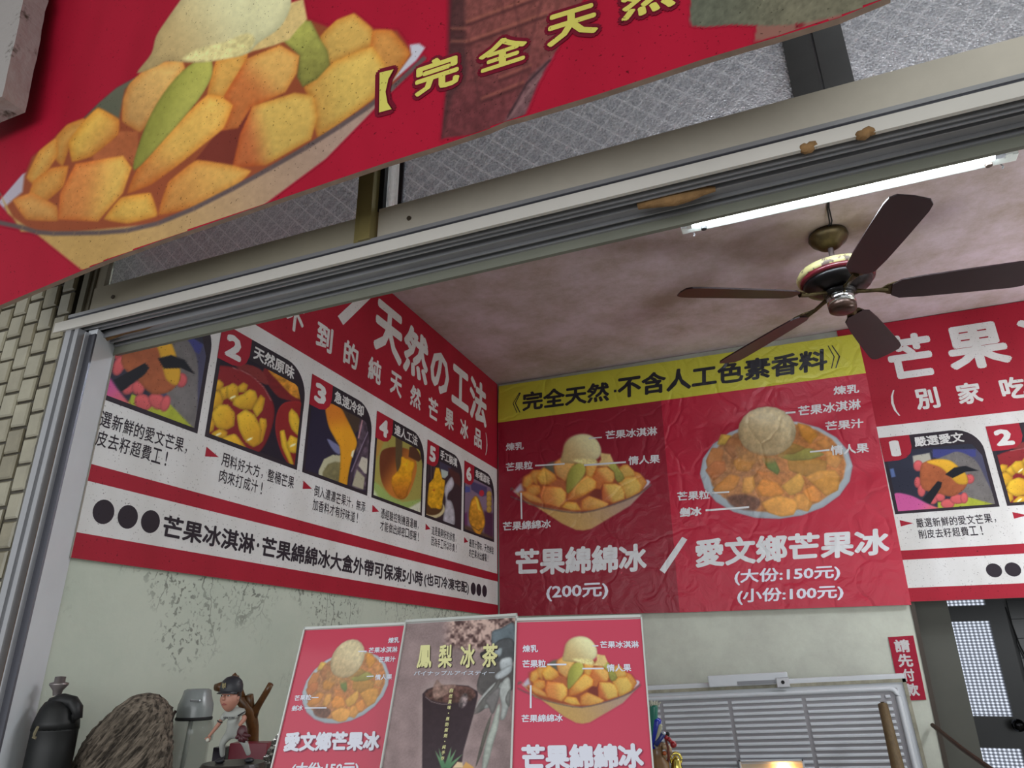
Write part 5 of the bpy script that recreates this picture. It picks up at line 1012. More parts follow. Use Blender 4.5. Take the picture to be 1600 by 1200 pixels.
Lb(0.0, LW, 0.020, 0.034, 0.0, 0.008, Lb(0.0, 0.014, 0.02, LH, 0.0, 0.008, Lb(LW-0.014, LW, 0.02, LH, 0, 0.008, MB()))).build('seal', m_seal, lid)
Lb(0.04, LW-0.04, 0.055, LH-0.03, 0.0, 0.008, MB()).build('liner_panel', m_fzi, lid, bevel=0.004)
rim = MB(); R_ = [(0.045, 0.058), (LW-0.045, 0.058), (LW-0.045, LH-0.03), (0.045, LH-0.03)]
path = []
for cx_, cy_, a0_ in ((0.045+0.03, 0.058+0.03, 180), (LW-0.075, 0.088, 270), (LW-0.075, LH-0.06, 0), (0.075, LH-0.06, 90)):
    for k in range(5):
        a = math.radians(a0_+90*k/4); path.append((cx_+0.03*math.cos(a), cy_+0.03*math.sin(a)))
P3 = [c0-LU*u-LV*v+LN*0.012 for u, v in path]; P3.append(P3[0]); rim.tube(P3, 0.011, n=8, cap=False).build('liner_rim', m_fz, lid, smooth=True)
nrib = 21; v = 0.088
for k in range(nrib):
    mb = MB()
    for (ua, ub) in ((0.075, 0.094), (0.112, 0.415), (0.433, 0.735), (0.753, 1.05), (1.068, LW-0.075)):
        if 0.52 < v and 0.40 < (ua+ub)/2 < 0.75: pass
        p, q = c0-LU*ua-LV*v+LN*0.010, c0-LU*ub-LV*v+LN*0.010
        mb.add([p+LV*0.0075-LN*0.003, q+LV*0.0075-LN*0.003, q+LV*0.002+LN*0.006, p+LV*0.002+LN*0.006, p-LV*0.004+LN*0.006, q-LV*0.004+LN*0.006, q-LV*0.007-LN*0.003, p-LV*0.007-LN*0.003], [(0, 1, 2, 3), (3, 2, 5, 4), (4, 5, 6, 7), (0, 3, 4, 7), (1, 6, 5, 2)])
    mb.build('rib', m_fz, lid); v += 0.0245
mb = MB(); hx0 = pl(1230, 1050, 1, YF)[0]; hx1 = pl(1106, 1050, 1, YF)[0]; uo = lambda x: (c0[0]-x)/math.cos(rot)
hu0, hu1 = uo(hx0), uo(hx1)
Lb(hu0, hu1, -0.030, 0.020, -0.02, 0.026, mb); hd = mb.build('handle', m_fz, lid, bevel=0.006)
Lb(hu0+0.055, hu1-0.13, 0.000, 0.016, 0.0265, 0.0275, MB()).build('handle_recess', mat('grey_plastic', '84868c', rough=0.5), hd)
Lb(hu0-0.004, hu0+0.052, -0.008, 0.034, 0.022, 0.034, MB()).build('lock_plate', m_alu, hd, bevel=0.003)
lc = c0-LU*(hu0+0.024)-LV*0.012+LN*0.034; MB().lathe(lc, [(0.0, 0.003), (0.007, 0.003), (0.008, 0)], n=12, ax=np.array([[1, 0, 0], [0, 0, 1], [0, -1, 0.]])).build('keyhole', m_gap, hd)
# lid lamp
lp = pl(1200, 1192, 1, YF); lu = uo(lp[0]); lv = c0[2]-lp[2]-math.sin(rot)*lu+0.004
hs_ = MB()
for b in ((lu-0.135, lu+0.135, lv-0.020, lv-0.014), (lu-0.135, lu+0.135, lv+0.10, lv+0.106), (lu-0.135, lu-0.128, lv-0.02, lv+0.106), (lu+0.128, lu+0.135, lv-0.02, lv+0.106)): Lb(*b, 0.008, 0.035, hs_)
hs = hs_.build('lamp_housing', m_fz, lid)
Lb(lu-0.128, lu+0.128, lv-0.014, lv+0.10, 0.009, 0.012, MB()).build('lamp_reflector', mat('cream_reflector', 'd8cdb8', rough=0.5), hs)
bu = uo(pl(1218, 1195, 1, YF)[0]); bc = c0-LU*bu-LV*(lv+0.018)+LN*0.026
MB().ball(bc, (0.028, 0.014, 0.016), ax=np.array([LU, LN, LV])).build('bulb', mat('warm_bulb', 'ffd9a0', emit='ffb765', estr=22), hs, smooth=True)
# body of the freezer
bx0, bx1, by0, by1, bz = c0[0]-LW, c0[0], 3.02, 3.66, c0[2]-LH-0.02
MB().box(bx0, bx1, by0, by0+0.06, -EYE+0.04, bz).box(bx0, bx1, by1-0.06, by1, -EYE+0.04, bz).box(bx0, bx0+0.06, by0, by1, -EYE+0.04, bz).box(bx1-0.06, bx1, by0, by1, -EYE+0.04, bz).box(bx0, bx1, by0, by1, -EYE+0.04, -EYE+0.3).build('body', m_fz, fz)
for xx_ in (bx0+0.08, bx1-0.08):
    for yy_ in (by0+0.08, by1-0.08): MB().lathe((xx_, yy_, -EYE), [(0.02, 0), (0.02, 0.045)], n=12).build('foot', m_gap, fz)
# wooden handle in front of the lid, rusty rod
a = pl(1379, 1099, 1, 3.50); b = pl(1403, 1200, 1, 3.40); d = b-a
stk = MB(); end = a+d*((a[2]-(-EYE+0.31))/(a[2]-b[2])); ms = mat('worn_wood', '6e5a3c', rough=0.7, var=0.4, vscale=30, stretch=(4, 4, 0.6))
stk.tube([a+np.array([0, 0, 0.006]), a-np.array([0, 0, 0.004]), a+d*0.5, b, end], [0.012, 0.019, 0.021, 0.024, 0.026], n=10)
o = stk.build('wooden_handle', ms, root=end, smooth=True); tag(o, 'worn brown wooden handle standing in the freezer before the ribbed lid', 'handle')
a = pl(1457, 1133, 1, 3.78); b = pl(1560, 1210, 1, 3.2); stk = MB().tube([a, (a+b)/2+np.array([0, 0, -0.006]), b, b+(b-a)*1.0], 0.009, n=8)
o = stk.build('iron_rod', mat('rusty_iron', '4a3428', rough=0.6, metal=0.4, var=0.4, vscale=40), root=b); tag(o, 'thin rusty rod slanting down across the dark doorway', 'rod')
# ------------------------------------------------------------------ things on the counter at the left
cr = Mr[0]; cu = -Mr[1]; cb_ = -Mr[2]      # directions used only to model the things facing the shop front
def H_(v): v = np.array([v[0], v[1], 0.]); return v/np.linalg.norm(v)
F_r = H_(Mr[0]); F_f = np.array([-F_r[1], F_r[0], 0.]); UP = np.array([0, 0, 1.])
# black insulated jug
def on(px, py, t): return pt(px, py, t)
c = on(82, 1160, 1.50); m_jug = mat('black_powder_coat', '0b0c0d', rough=0.5); k_ = 1.50/FPX
ax_ = np.array([c[0], c[1], 0.])
zy = lambda py: on(82, py, 1.50)[2]
jg = thing('insulated_jug', 'black insulated water jug with a looped lid handle at the left wall', 'bottle', (c[0], c[1], ZCN))
MB().lathe((c[0], c[1], 0), [(0.042, ZCN), (0.045, ZCN+0.01), (0.045, zy(1165)), (0.0448, zy(1142)), (0.046, zy(1139))], n=32).build('body', m_jug, jg, smooth=True)
MB().lathe((c[0], c[1], 0), [(0.046, zy(1140)), (0.044, zy(1128)), (0.037, zy(1108)), (0.030, zy(1098)), (0.016, zy(1092)), (0.010, zy(1086))], n=28).build('lid', m_jug, jg, smooth=True)
hp = [c+F_r*x*k_+UP*(zy(y)-c[2])-F_f*0.012 for x, y in ((-10, 1100), (8, 1094), (24, 1098), (33, 1108), (35, 1120), (27, 1130), (16, 1130))]
MB().tube(hp, [0.012, 0.013, 0.013, 0.012, 0.012, 0.011, 0.010], n=10).build('carry_loop', mat('black_rubber', '111113', rough=0.55), jg, smooth=True)
MB().lathe((c[0]-F_r[0]*0.012, c[1]-F_r[1]*0.012, 0), [(0.008, zy(1088)), (0.010, zy(1080)), (0.019, zy(1071)), (0.019, zy(1068)), (0.011, zy(1066)), (0.011, zy(1058)), (0.0, zy(1057))], n=18, cap=False).build('spout_cap', mat('brushed_nickel', '8c8484', rough=0.35, metal=0.8), jg, smooth=True)
kk = [on(x+6, y, 1.42) for x, y in ((53, 1136), (48, 1146), (46, 1152), (50, 1153))]; MB().tube(kk, 0.003, n=6).build('strap_end', mat('khaki_strap', '7c745c', rough=0.8), jg)
# driftwood block
def loft(rows, tc, depth, n=40, amp=0.004, seed=1, fr=9, base=None):
    """rows = (left px, right px, y px): elliptical sections between two silhouettes"""
    rs = np.random.RandomState(seed); vs = []; ph = rs.rand(12)*6.28
    for i, (xl, xr_, y) in enumerate(rows):
        a, b = on(xl, y, tc), on(xr_, y, tc); m_ = (a+b)/2; hw = np.linalg.norm(b-a)/2; U = (b-a)/(2*hw+1e-9); Wd = np.cross(U, UP); Wd /= np.linalg.norm(Wd)
        if Wd[1] < 0: Wd = -Wd
        for j in range(n):
            q = 2*math.pi*j/n; dr_ = 1+amp/max(hw, 0.02)*(math.sin(fr*q+ph[0]+0.25*i)+0.7*math.sin(fr*2.3*q+ph[1]-0.4*i)+0.5*math.sin(i*1.7+ph[2]+2*q))+rs.uniform(-.5, .5)*amp/max(hw, 0.02)
            if abs(math.sin(q)) < 0.25: dr_ = 1+(dr_-1)*0.4
            vs.append(m_+U*hw*math.cos(q)*dr_+Wd*min(depth, hw*0.9)*math.sin(q)*dr_)
    f = [(i*n+j, i*n+(j+1) % n, (i+1)*n+(j+1) % n, (i+1)*n+j) for i in range(len(rows)-1) for j in range(n)]+[tuple(range(n)), tuple((len(rows)-1)*n+j for j in range(n))]
    return MB().add(vs, f)
R_l = [(231, 1082), (209, 1087), (187, 1104), (170, 1120), (154, 1134), (141, 1150), (132, 1160), (120, 1182), (111, 1200), (106, 1215)]; R_r = [(232, 1082), (245, 1085), (257, 1096), (264, 1105), (267, 1120), (268, 1135), (268, 1170), (267, 1215)]
ys = np.linspace(1082.5, 1214, 46); rl = lambda y: np.interp(y, [p[1] for p in R_l], [p[0] for p in R_l]); rr2 = lambda y: np.interp(y, [p[1] for p in R_r], [p[0] for p in R_r])
m_dw, t_, b_, N_, L_ = nt('driftwood'); g_ = N_.new('ShaderNodeNewGeometry'); mp_ = N_.new('ShaderNodeMapping'); mp_.inputs['Scale'].default_value = (7, 60, 60); mr_0 = N_.new('ShaderNodeMapping'); mr_0.inputs['Rotation'].default_value = (0, math.radians(43), 0); L_.new(mr_0.outputs[0], mp_.inputs[0])
L_.new(g_.outputs['Position'], mr_0.inputs[0]); n_ = N_.new('ShaderNodeTexNoise'); n_.inputs['Scale'].default_value = 2.4; n_.inputs['Detail'].default_value = 7; n_.inputs['Distortion'].default_value = 0.5; L_.new(mp_.outputs[0], n_.inputs['Vector'])
r_ = N_.new('ShaderNodeValToRGB'); r_.color_ramp.elements[0].position = 0.36; r_.color_ramp.elements[1].position = 0.62; r_.color_ramp.elements[0].color = (*hx('2c241c'), 1); r_.color_ramp.elements[1].color = (*hx('85786a'), 1)
L_.new(n_.outputs[0], r_.inputs[0]); L_.new(r_.outputs[0], b_.inputs['Base Color']); b_.inputs['Roughness'].default_value = 0.85; bp_ = N_.new('ShaderNodeBump'); bp_.inputs['Strength'].default_value = 0.9; bp_.inputs['Distance'].default_value = 0.012; L_.new(n_.outputs[0], bp_.inputs['Height']); L_.new(bp_.outputs[0], b_.inputs['Normal'])
o = loft([(rl(y), rr2(y), y) for y in ys], 1.56, 0.055, n=44, amp=0.0022, fr=11).build('driftwood', m_dw, root=on(200, 1214, 1.56), smooth=True); tag(o, 'grey weathered driftwood block with a slanting top between jug and tumbler', 'driftwood')
# grey tumbler with straw
ct = on(302, 1130, 1.68); tu = thing('tumbler', 'transparent grey plastic tumbler with flip lid and straw beside the driftwood', 'bottle', (ct[0], ct[1], ZCN))
zt = lambda y: on(302, y, 1.68)[2]; kp = 1.68/FPX; m_tum = mat('smoky_clear_plastic', '7c827c', rough=0.08, alpha=0.2, spec=0.8); m_lidp = mat('grey_lid_plastic', '7f8484', rough=0.25, spec=0.6)
MB().lathe((ct[0], ct[1], 0), [(25*kp, ZCN), (26*kp, ZCN+0.01), (27*kp, zt(1160)), (32*kp, zt(1156)), (32.5*kp, zt(1138)), (29*kp, zt(1126)), (26*kp, zt(1125)), (30*kp, zt(1139)), (30*kp, zt(1154)), (25*kp, zt(1160)), (24*kp, ZCN+0.012), (0.0, ZCN+0.011)], n=36, cap=False).build('cup_body', m_tum, tu, smooth=True)
MB().lathe((ct[0], ct[1], 0), [(27*kp, zt(1125)), (27.5*kp, zt(1122)), (26.5*kp, zt(1120))], n=32).build('black_ring', m_gap, tu, smooth=True)
MB().lathe((ct[0], ct[1], 0), [(26*kp, zt(1123.5)), (26.5*kp, zt(1110)), (26*kp, zt(1101)), (22*kp, zt(1089)), (20*kp, zt(1079)), (16*kp, zt(1077)), (0, zt(1076.6))], n=32, cap=False).build('lid', m_lidp, tu, smooth=True)
fc = np.array([ct[0], ct[1], zt(1094)])-F_f*22*kp+F_r*8*kp; MB().obb(fc, (F_r, F_f, UP), (8*kp, 3*kp, 2*kp)).build('latch', mat('chrome_latch', 'b0b4b8', rough=0.2, metal=0.7), tu, bevel=0.0015)
MB().tube([np.array([ct[0], ct[1], ZCN+0.02])-F_r*8*kp, np.array([ct[0], ct[1], zt(1126)])-F_r*4*kp], 3.4*kp, n=12).build('straw', mat('frosted_straw', 'a9aea6', rough=0.3), tu, smooth=True)
sl_ = [np.array([ct[0], ct[1], zt(1110)])-F_r*27*kp-F_f*0.01, np.array([ct[0], ct[1], zt(1122)])-F_r*31*kp-F_f*0.014, np.array([ct[0], ct[1], zt(1134)])-F_r*33*kp-F_f*0.010]; MB().tube(sl_, [0.004, 0.0045, 0.003], n=8).build('carry_strap', mat('brown_strap', '4c3a34', rough=0.6), tu, smooth=True)
# red box and dark tin behind the figurine
m_rb = mat('dark_red_box', '7c1c30', rough=0.4); tb = 1.80
def boxpx(name, x0, x1, y0, y1, t, dep, m, label, cat):
    a, b = on(x0, y1, t), on(x1, y1, t); w_ = np.linalg.norm((b-a)[:2]); top_ = on(x0, y0, t)[2]; cc = (a+b)/2; zb_ = ZCN; U = H_(b-a); Fw = np.array([-U[1], U[0], 0])
    o = MB().obb(np.array([cc[0], cc[1], (top_+zb_)/2])+Fw*dep/2, (U, Fw, UP), (w_/2, dep/2, (top_-zb_)/2)).build(name, m, root=(cc[0], cc[1], zb_), bevel=0.002); tag(o, label, cat); return o
boxpx('gift_box', 354, 414, 1163, 1200, 1.76, 0.05, m_rb, 'dark red box standing behind the baseball figurine', 'box')
boxpx('storage_tin', 329, 349, 1169, 1200, 1.78, 0.04, mat('dark_violet_tin', '2c2530', rough=0.25, metal=0.4), 'dark violet tin between the tumbler and the red box', 'tin')
# wooden branch sculpture
B_ = lambda x, y, t=1.86: on(x, y, t); kq = 1.86/FPX; m_br = mat('polished_branch', '6a4524', rough=0.3, var=0.5, vscale=30, stretch=(3, 3, 1))
base_b = B_(394, 1165); bw_ = MB()
bw_.tube([np.array([base_b[0], base_b[1], ZCN]), B_(395, 1162), B_(395, 1135), B_(391, 1112), B_(383, 1100), B_(372, 1088), B_(356, 1078), B_(344, 1073), B_(336, 1074)], [9*kq, 9*kq, 9*kq, 10*kq, 9.5*kq, 8*kq, 7*kq, 7.5*kq, 5*kq], n=14)
bw_.tube([B_(394, 1125), B_(400, 1108), B_(408, 1095), B_(417, 1080), B_(423, 1069)], [7*kq, 6*kq, 5*kq, 5*kq, 4.5*kq], n=12); bw_.tube([B_(392, 1115), B_(391, 1098), B_(390, 1086)], [7*kq, 6*kq, 5.5*kq], n=12)
bw_.tube([B_(378, 1092), B_(374, 1072), B_(369, 1058), B_(365, 1053)], [7*kq, 3.5*kq, 3.2*kq, 3.4*kq], n=10); bw_.tube([B_(370, 1060), B_(373, 1056)], [2*kq, 1*kq], n=8)
o = bw_.build('branch_carving', m_br, root=(base_b[0], base_b[1], ZCN), smooth=True); tag(o, 'forked polished brown branch standing behind the baseball figurine', 'carving')
# foil bag
rs = np.random.RandomState(4); mb = MB(); pts_ = [(402, 1206), (410, 1190), (420, 1172), (432, 1152), (442, 1138), (448, 1150), (452, 1206)]
n = 22; rows = [(np.interp(y, [1138, 1152, 1172, 1190, 1208], [441, 431, 420, 410, 400]), np.interp(y, [1138, 1208], [446, 462]), y) for y in np.linspace(1139, 1208, 22)]
o = loft(rows, 1.62, 0.022, n=26, amp=0.0035, seed=9, fr=5).build('foil_bag', mat('crumpled_foil', 'b8b4b0', rough=0.16, metal=0.95, bump=0.8, bscale=38), root=on(425, 1206, 1.62)); tag(o, 'crumpled silver foil bag tucked behind the leftmost menu card', 'bag')
# ------------------------------------------------------------------ baseball figurine
tf = 1.50; kf = tf/FPX
fg = lambda x, y, d=0.0: on(260+x/7.06, 1030+y/7.06, tf)-F_f*d
figz = on(370, 1190, tf)
fig = thing('baseball_figurine', 'big-headed baseball player figurine in grey uniform and black cap holding a brown glove', 'figurine', (figz[0], figz[1], ZCN))
m_un = mat('grey_uniform', '9fa19c', rough=0.6); m_sk = mat('figurine_skin', 'b07c6a', rough=0.5); m_cap = mat('black_cap', '24242a', rough=0.5)
def skin(name, nodes, edges, m, par, sub=2, rootv=0):
    me = bpy.data.meshes.new(name); b0 = BASE[par.name]; me.from_pydata([tuple(np.array(p)-b0) for p, r in nodes], edges, [])
    o = bpy.data.objects.new(name, me); COL.objects.link(o); o.modifiers.new('s', 'SKIN'); sv = me.skin_vertices[0].data
    for i, (p, r) in enumerate(nodes): sv[i].radius = (r, r) if not hasattr(r, '__len__') else r
    sv[rootv].use_root = True; md = o.modifiers.new('d', 'SUBSURF'); md.levels = sub; md.render_levels = sub
    bpy.context.view_layer.update(); me2 = bpy.data.meshes.new_from_object(o.evaluated_get(bpy.context.evaluated_depsgraph_get()))
    bpy.data.objects.remove(o); me2.materials.clear(); me2.materials.append(m); me2.polygons.foreach_set('use_smooth', [True]*len(me2.polygons)); me2.name = name
    return link(name, me2, par)
r7 = kf/7.06
body = skin('body', [(fg(745, 800), 62*r7), (fg(742, 720), 66*r7), (fg(735, 640), 80*r7), (fg(740, 575), 62*r7), (fg(715, 540), 32*r7),
     (fg(655, 610), 36*r7), (fg(612, 670, 0.004), 34*r7), (fg(838, 575), 38*r7), (fg(860, 615, 0.004), 36*r7),
     (fg(690, 830), 50*r7), (fg(622, 925, 0.004), 38*r7), (fg(620, 1080), 26*r7), (fg(800, 830), 50*r7), (fg(875, 925, 0.004), 38*r7), (fg(912, 1062), 26*r7)],
     [(0, 1), (1, 2), (2, 3), (3, 4), (3, 5), (5, 6), (3, 7), (7, 8), (0, 9), (9, 10), (10, 11), (0, 12), (12, 13), (13, 14)], m_un, fig)
skin('arm', [(fg(618, 660, 0.004), 26*r7), (fg(588, 722, 0.008), 24*r7), (fg(540, 790, 0.012), 19*r7), (fg(512, 828, 0.014), 15*r7), (fg(494, 850, 0.014), 22*r7)], [(0, 1), (1, 2), (2, 3), (3, 4)], m_sk, fig)
for dx, dy, l in ((-30, 30, 0), (-18, 42, 1), (0, 48, 1), (18, 44, 1), (30, 20, 2)):
    MB().tube([fg(494+dx*0.4, 852, 0.016), fg(494+dx*0.9, 852+dy*0.6, 0.018), fg(492+dx*0.8, 852+dy, 0.015)], [8*r7, 8*r7, 6*r7], n=8).build('finger', m_sk, fig, smooth=True)
skin('arm', [(fg(858, 610, 0.004), 30*r7), (fg(880, 655, 0.008), 28*r7), (fg(845, 705, 0.014), 22*r7), (fg(830, 735, 0.016), 18*r7)], [(0, 1), (1, 2), (2, 3)], m_sk, fig)
MB().ball(fg(497, 880, 0.020), 20*r7).build('baseball', mat('ball_white', 'c8c4b8', rough=0.6), fig, smooth=True)
# glove: palm and five padded fingers
gl = MB(); gc = fg(872, 800, 0.02); gl.ball(gc, (58*r7, 30*r7, 74*r7), ax=np.array([F_r, F_f, UP]))
for i, (x, y) in enumerate(((830, 850), (862, 878), (895, 885), (925, 868), (948, 830))): gl.tube([fg(868+(x-868)*0.4, 800+(y-800)*0.4, 0.026), fg(x, y, 0.028), fg(x+(x-880)*0.12, y+(y-800)*0.18, 0.020)], [24*r7, 19*r7, 13*r7], n=9)
gl.build('glove', mat('oxblood_leather', '4c2228', rough=0.45, bump=0.2), fig, smooth=True)
for (x, y), (x2, y2), w_ in (((588, 672), (640, 694), 1), ((812, 620), (893, 572), 1)):
    MB().tube([fg(x, y, 0.012), fg((x+x2)/2, (y+y2)/2+4, 0.017), fg(x2, y2, 0.012)], 7*r7, n=6).build('sleeve_trim', m_cap, fig)
MB().lathe(fg(745, 748), [(64*r7, -7*r7), (66*r7, 0), (64*r7, 7*r7)], n=24, ax=np.array([F_r, F_f*0.86, UP])).build('belt', m_cap, fig, smooth=True)
for x, y in ((612, 1118), (935, 1110)): MB().ball(fg(x-10, y, 0.006), (52*r7, 60*r7, 26*r7), ax=np.array([F_r, F_f, UP])).build('shoe', m_cap, fig, smooth=True)
# head
hc = fg(712, 440, 0.006); yaw = math.radians(-14); Hr = math.cos(yaw)*F_r+math.sin(yaw)*F_f; Hf = np.array([-Hr[1], Hr[0], 0]); HA = np.array([Hr, Hf, UP])
hd_ = MB(); vs = []; nu, nv = 28, 20
for i in range(nv+1):
    thh = math.pi*i/nv
    for j in range(nu):
        ph_ = 2*math.pi*j/nu; zz_ = math.cos(thh); w_ = math.sin(thh); jw = 1.0 if zz_ > -0.1 else 1.0-0.32*((-0.1-zz_)/0.9)
        x_, y_ = 100*w_*math.cos(ph_)*jw, -105*w_*math.sin(ph_)*(1.0 if zz_ > -0.1 else 1-0.15*((-0.1-zz_)/0.9))
        vs.append(hc+(x_*HA[0]+y_*HA[1]+126*zz_*HA[2])*r7)
hd_.add(vs, [(i*nu+j, (i+1)*nu+j, (i+1)*nu+(j+1) % nu, i*nu+(j+1) % nu) for i in range(nv) for j in range(nu)])
head = hd_.build('head', m_sk, fig, smooth=True)
hp_ = lambda x, y, z: hc+(x*HA[0]-y*HA[1]+z*HA[2])*r7
MB().tube([hp_(0, 98, 45), hp_(0, 112, 16), hp_(0, 120, -2)], [9*r7, 13*r7, 17*r7], n=10).build('nose', m_sk, head, smooth=True)
m_ey = mat('eye_dark', '2a1c1a', rough=0.3); m_ew = mat('eye_white', 'd0c8c0', rough=0.3)
for sx in (-1, 1):
    MB().ball(hp_(sx*40, 94, 40), (20*r7, 6*r7, 8*r7), ax=HA).build('eye', m_ew, head, smooth=True); MB().ball(hp_(sx*40, 101, 40), (9*r7, 4*r7, 9*r7), ax=HA).build('pupil', m_ey, head, smooth=True)
    MB().tube([hp_(sx*20, 101, 60), hp_(sx*40, 98, 66), hp_(sx*62, 86, 58)], [4*r7, 5*r7, 3*r7], n=6).build('eyebrow', m_ey, head)
    MB().ball(hp_(sx*98, -6, 12), (12*r7, 20*r7, 28*r7), ax=HA).build('ear', m_sk, head, smooth=True)
MB().tube([hp_(-28, 96, -50), hp_(0, 104, -46), hp_(28, 96, -50)], [4*r7, 10*r7, 4*r7], n=8).build('mouth', mat('lips', '8e4a48', rough=0.4), head, smooth=True)
hair = MB(); hair.lathe(hp_(0, -12, 50), [(104*r7, -60*r7), (108*r7, -10*r7), (107*r7, 20*r7)], n=28, ax=HA, cap=False); hv = [(p, f) for p, f in zip(hair.v, hair.v)]
keepf = [f for f in hair.f if np.mean([(np.array(hair.v[i])-hc)@HA[1] for i in f]) > -20*r7]; hair.f = keepf; hair.m = [0]*len(keepf); hair.build('hair', m_ey, head, smooth=True)
cp = MB(); cp.lathe(hp_(0, -6, 84), [(116*r7, -10*r7), (121*r7, 20*r7), (118*r7, 62*r7), (102*r7, 105*r7), (66*r7, 138*r7), (22*r7, 152*r7), (0, 154*r7)], n=32, ax=HA, cap=False)
cap_ = cp.build('cap', m_cap, head, smooth=True)
bm_ = MB(); vs = []; m2 = 16
for i in range(m2+1):
    a = math.pi*i/m2; cx2, cy2 = math.cos(a), math.sin(a)
    vs += [hp_(-6+108*cx2, 20+92*cy2*0.9, 84+0*cy2), hp_(-6+104*cx2, 20+185*cy2*0.9, 68-14*(1-cy2))]
vs2 = [np.array(v_)-UP*5*r7 for v_ in vs]; nn = len(vs); fs = [(2*i, 2*i+1, 2*i+3, 2*i+2) for i in range(m2)]+[(nn+2*i, nn+2*i+2, nn+2*i+3, nn+2*i+1) for i in range(m2)]+[(2*i+1, nn+2*i+1, nn+2*i+3, 2*i+3) for i in range(m2)]
bm_.add(vs+vs2, fs).build('brim', m_cap, cap_, smooth=True)
SLg = Surf(hp_(-30, 122, 118), HA[0], UP); text(SLg, 'N', (0, 44*r7, 0, 44*r7), mat('gold_thread', '8f8358', rough=0.5), cap_, 3, 0.02, name='cap_emblem'); text(SLg, 'Y', (2*r7, 42*r7, -8*r7, 52*r7), MC['gold_thread'], cap_, 4, 0.02, name='cap_emblem')
SJ = Surf(fg(655, 652, 0.0135), F_r, UP); text(SJ, 'NEW YORK', (0, 125*r7, 0, 20*r7), m_cap, body, 3, 0.03)
pb = fg(745, 1150, 0.0); MB().lathe((pb[0], pb[1], 0), [(0.062, ZCN), (0.068, ZCN+0.006), (0.068, fg(745, 1140)[2]-0.006), (0.063, fg(745, 1140)[2])], n=36).build('base', mat('dark_figurine_base', '2c2826', rough=0.35), fig, smooth=False)
# ------------------------------------------------------------------ pen pot group right of the cards
tp = 1.42; kc = tp/FPX; w = lambda x, y, d=0.0: on(1000+x/10, 1080+y/10, tp)-F_f*d
pp = w(255, 1000); top_z = w(270, 812)[2]
pot = thing('pen_pot', 'brown ceramic pot holding pens right of the rightmost menu card', 'pot', (pp[0], pp[1], ZCN)); m_pot = mat('brown_ceramic', '7c5a3a', rough=0.25, var=0.35, vscale=18)
MB().lathe((pp[0], pp[1], 0), [(0.024, ZCN), (0.028, ZCN+0.02), (0.024, w(0, 1120)[2]), (0.014, w(0, 1010)[2]), (0.0135, w(0, 900)[2]), (0.0165, top_z), (0.0135, top_z-0.003), (0.011, w(0, 900)[2])], n=26).build('pot_body', m_pot, pot, smooth=True)
hnd = [w(345, 860), w(400, 850), (w(450, 900)), w(470, 960), w(420, 1000), w(350, 1010)]; MB().tube(hnd, 5*kc*1.0, n=9).build('handle', mat('ivory_ceramic', 'a89074', rough=0.25), pot, smooth=True)
def pen(name, a, b, r, m, label, cat, tip=None):
    o = MB().tube([b+(b-a)*0.2, b, a, a+(a-b)*0.04], [r, r, r, r*0.6], n=12).build(name, m, root=b, smooth=True); tag(o, label, cat)
    if tip: MB().tube([a+(b-a)*0.0, a+(a-b)*0.22], [r*0.95, r*0.7], n=12).build('cap', tip, o, smooth=True); 
    return o
mg = mat('teal_plastic', '1f6a5a', rough=0.3); o = pen('cleaning_brush', w(215, 230), w(205, 800, -0.004), 6.5*kc, mg, 'teal brush with white bristles standing tallest in the pen pot', 'brush')
br_ = MB(); rs = np.random.RandomState(6)
for i in range(40): p0_ = w(165+rs.uniform(0, 95), 260+rs.uniform(-30, 20), rs.uniform(-.004, .004)); br_.tube([p0_, p0_+(w(215+rs.uniform(-40, 60), 150)-w(215, 240))*rs.uniform(0.8, 1.1)], 0.0009, n=4)
o2 = br_.build('bristles', mat('white_bristle', 'c9c8b8', rough=0.8), o, kind='stuff')
pen('marker_pen', w(265, 440, 0.004), w(225, 800, 0.0), 6.2*kc, mat('cobalt_plastic', '1c2c9c', rough=0.25), 'thick cobalt blue marker leaning in the pen pot', 'pen')
pen('folding_rule', w(305, 520, 0.010), w(245, 800, 0.008), 3.2*kc, mat('cream_stick', 'a8a58e', rough=0.5), 'cream flat stick beside the blue marker in the pen pot', 'stick')
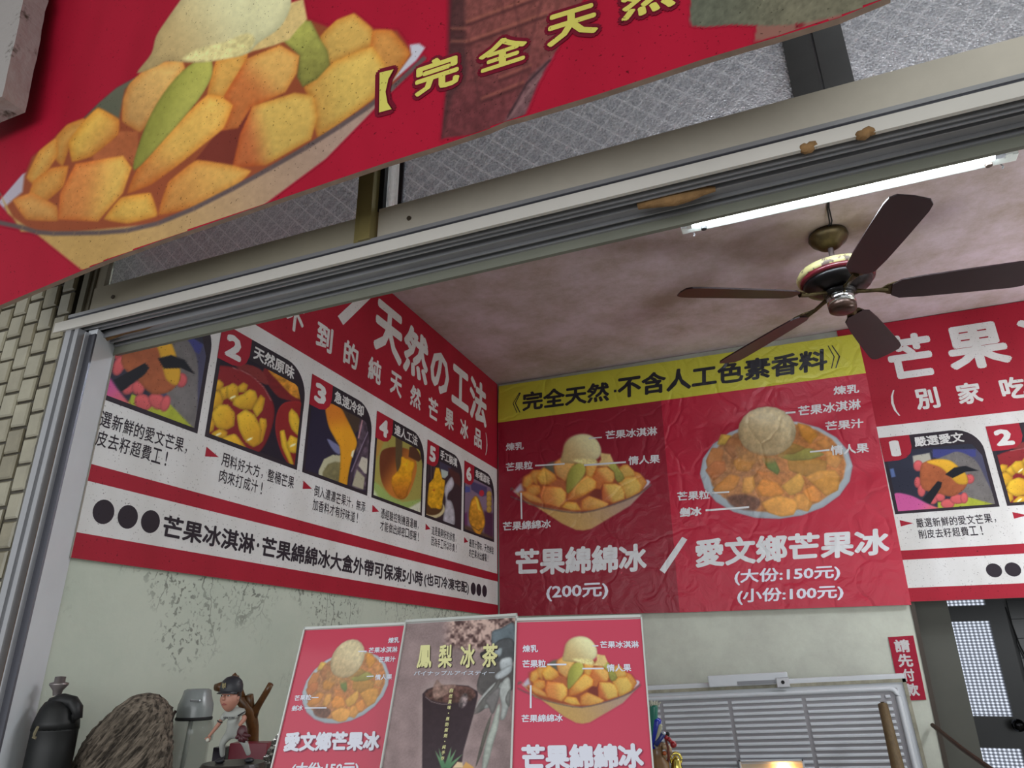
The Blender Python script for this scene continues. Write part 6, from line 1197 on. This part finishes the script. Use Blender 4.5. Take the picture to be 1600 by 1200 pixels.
pen('ballpoint_pen', w(345, 660, 0.012), w(250, 800, 0.010), 4.0*kc, mat('navy_plastic', '1e2a6c', rough=0.3), 'navy ballpoint pen with silver tip at the right of the pen pot', 'pen', mat('silver_tip', 'b8c0cc', rough=0.25, metal=0.6))
# gold bell and red berries with a twig hanging on the pot
bc_ = w(560, 1060, 0.0); bell = thing('gold_bell', 'shiny gold bell beside the brown pen pot', 'bell', (bc_[0], bc_[1], ZCN)); m_gold = mat('polished_gold', 'c8b860', rough=0.15, metal=1.0)
bz_ = w(560, 1090)[2]; MB().lathe((bc_[0], bc_[1], 0), [(0.010, bz_-0.034), (0.0125, bz_-0.03), (0.0115, bz_-0.012), (0.009, bz_+0.002), (0.003, bz_+0.010), (0, bz_+0.0105)], n=24, cap=False).build('bell_body', m_gold, bell, smooth=True)
MB().lathe((bc_[0], bc_[1], 0), [(0.014, ZCN), (0.014, ZCN+0.006), (0.003, ZCN+0.010), (0.003, bz_-0.03)], n=20).build('bell_base', mat('maroon_wood', '3c1418', rough=0.4), bell, smooth=True)
rg = [bc_+F_r*0.011*math.cos(q)+UP*0.011*math.sin(q)+UP*(w(560, 1060)[2]-bc_[2]) for q in np.linspace(0, 2*math.pi, 20)]; MB().tube(rg, 0.0028, n=8, cap=False).build('ring', m_gold, bell, smooth=True)
tw = thing('berry_twig', 'small brown twig with red berries leaning against the brown pen pot', 'decoration', w(420, 1180)); 
MB().tube([w(400, 1190, 0.006), w(440, 1050, 0.006), w(430, 900, 0.006), w(385, 700, 0.004), w(425, 655, 0.004)], [0.003, 0.003, 0.0025, 0.002, 0.0015], n=7).build('twig', mat('reddish_twig', '6c3428', rough=0.5), tw, smooth=True)
mr2 = mat('berry_red', '8c1a20', rough=0.3)
for x, y, r in ((508, 825, 5.0), (395, 715, 3.4), (440, 745, 3.4), (465, 775, 3.0), (370, 960, 3.2)): MB().ball(w(x, y, 0.008), r*kc).build('berry', mr2 if y != 960 else mat('orange_glaze', 'b05a30', rough=0.2), tw, smooth=True)
MB().ball(w(425, 665, 0.004), 3.2*kc).build('bud', m_gap, tw, smooth=True)
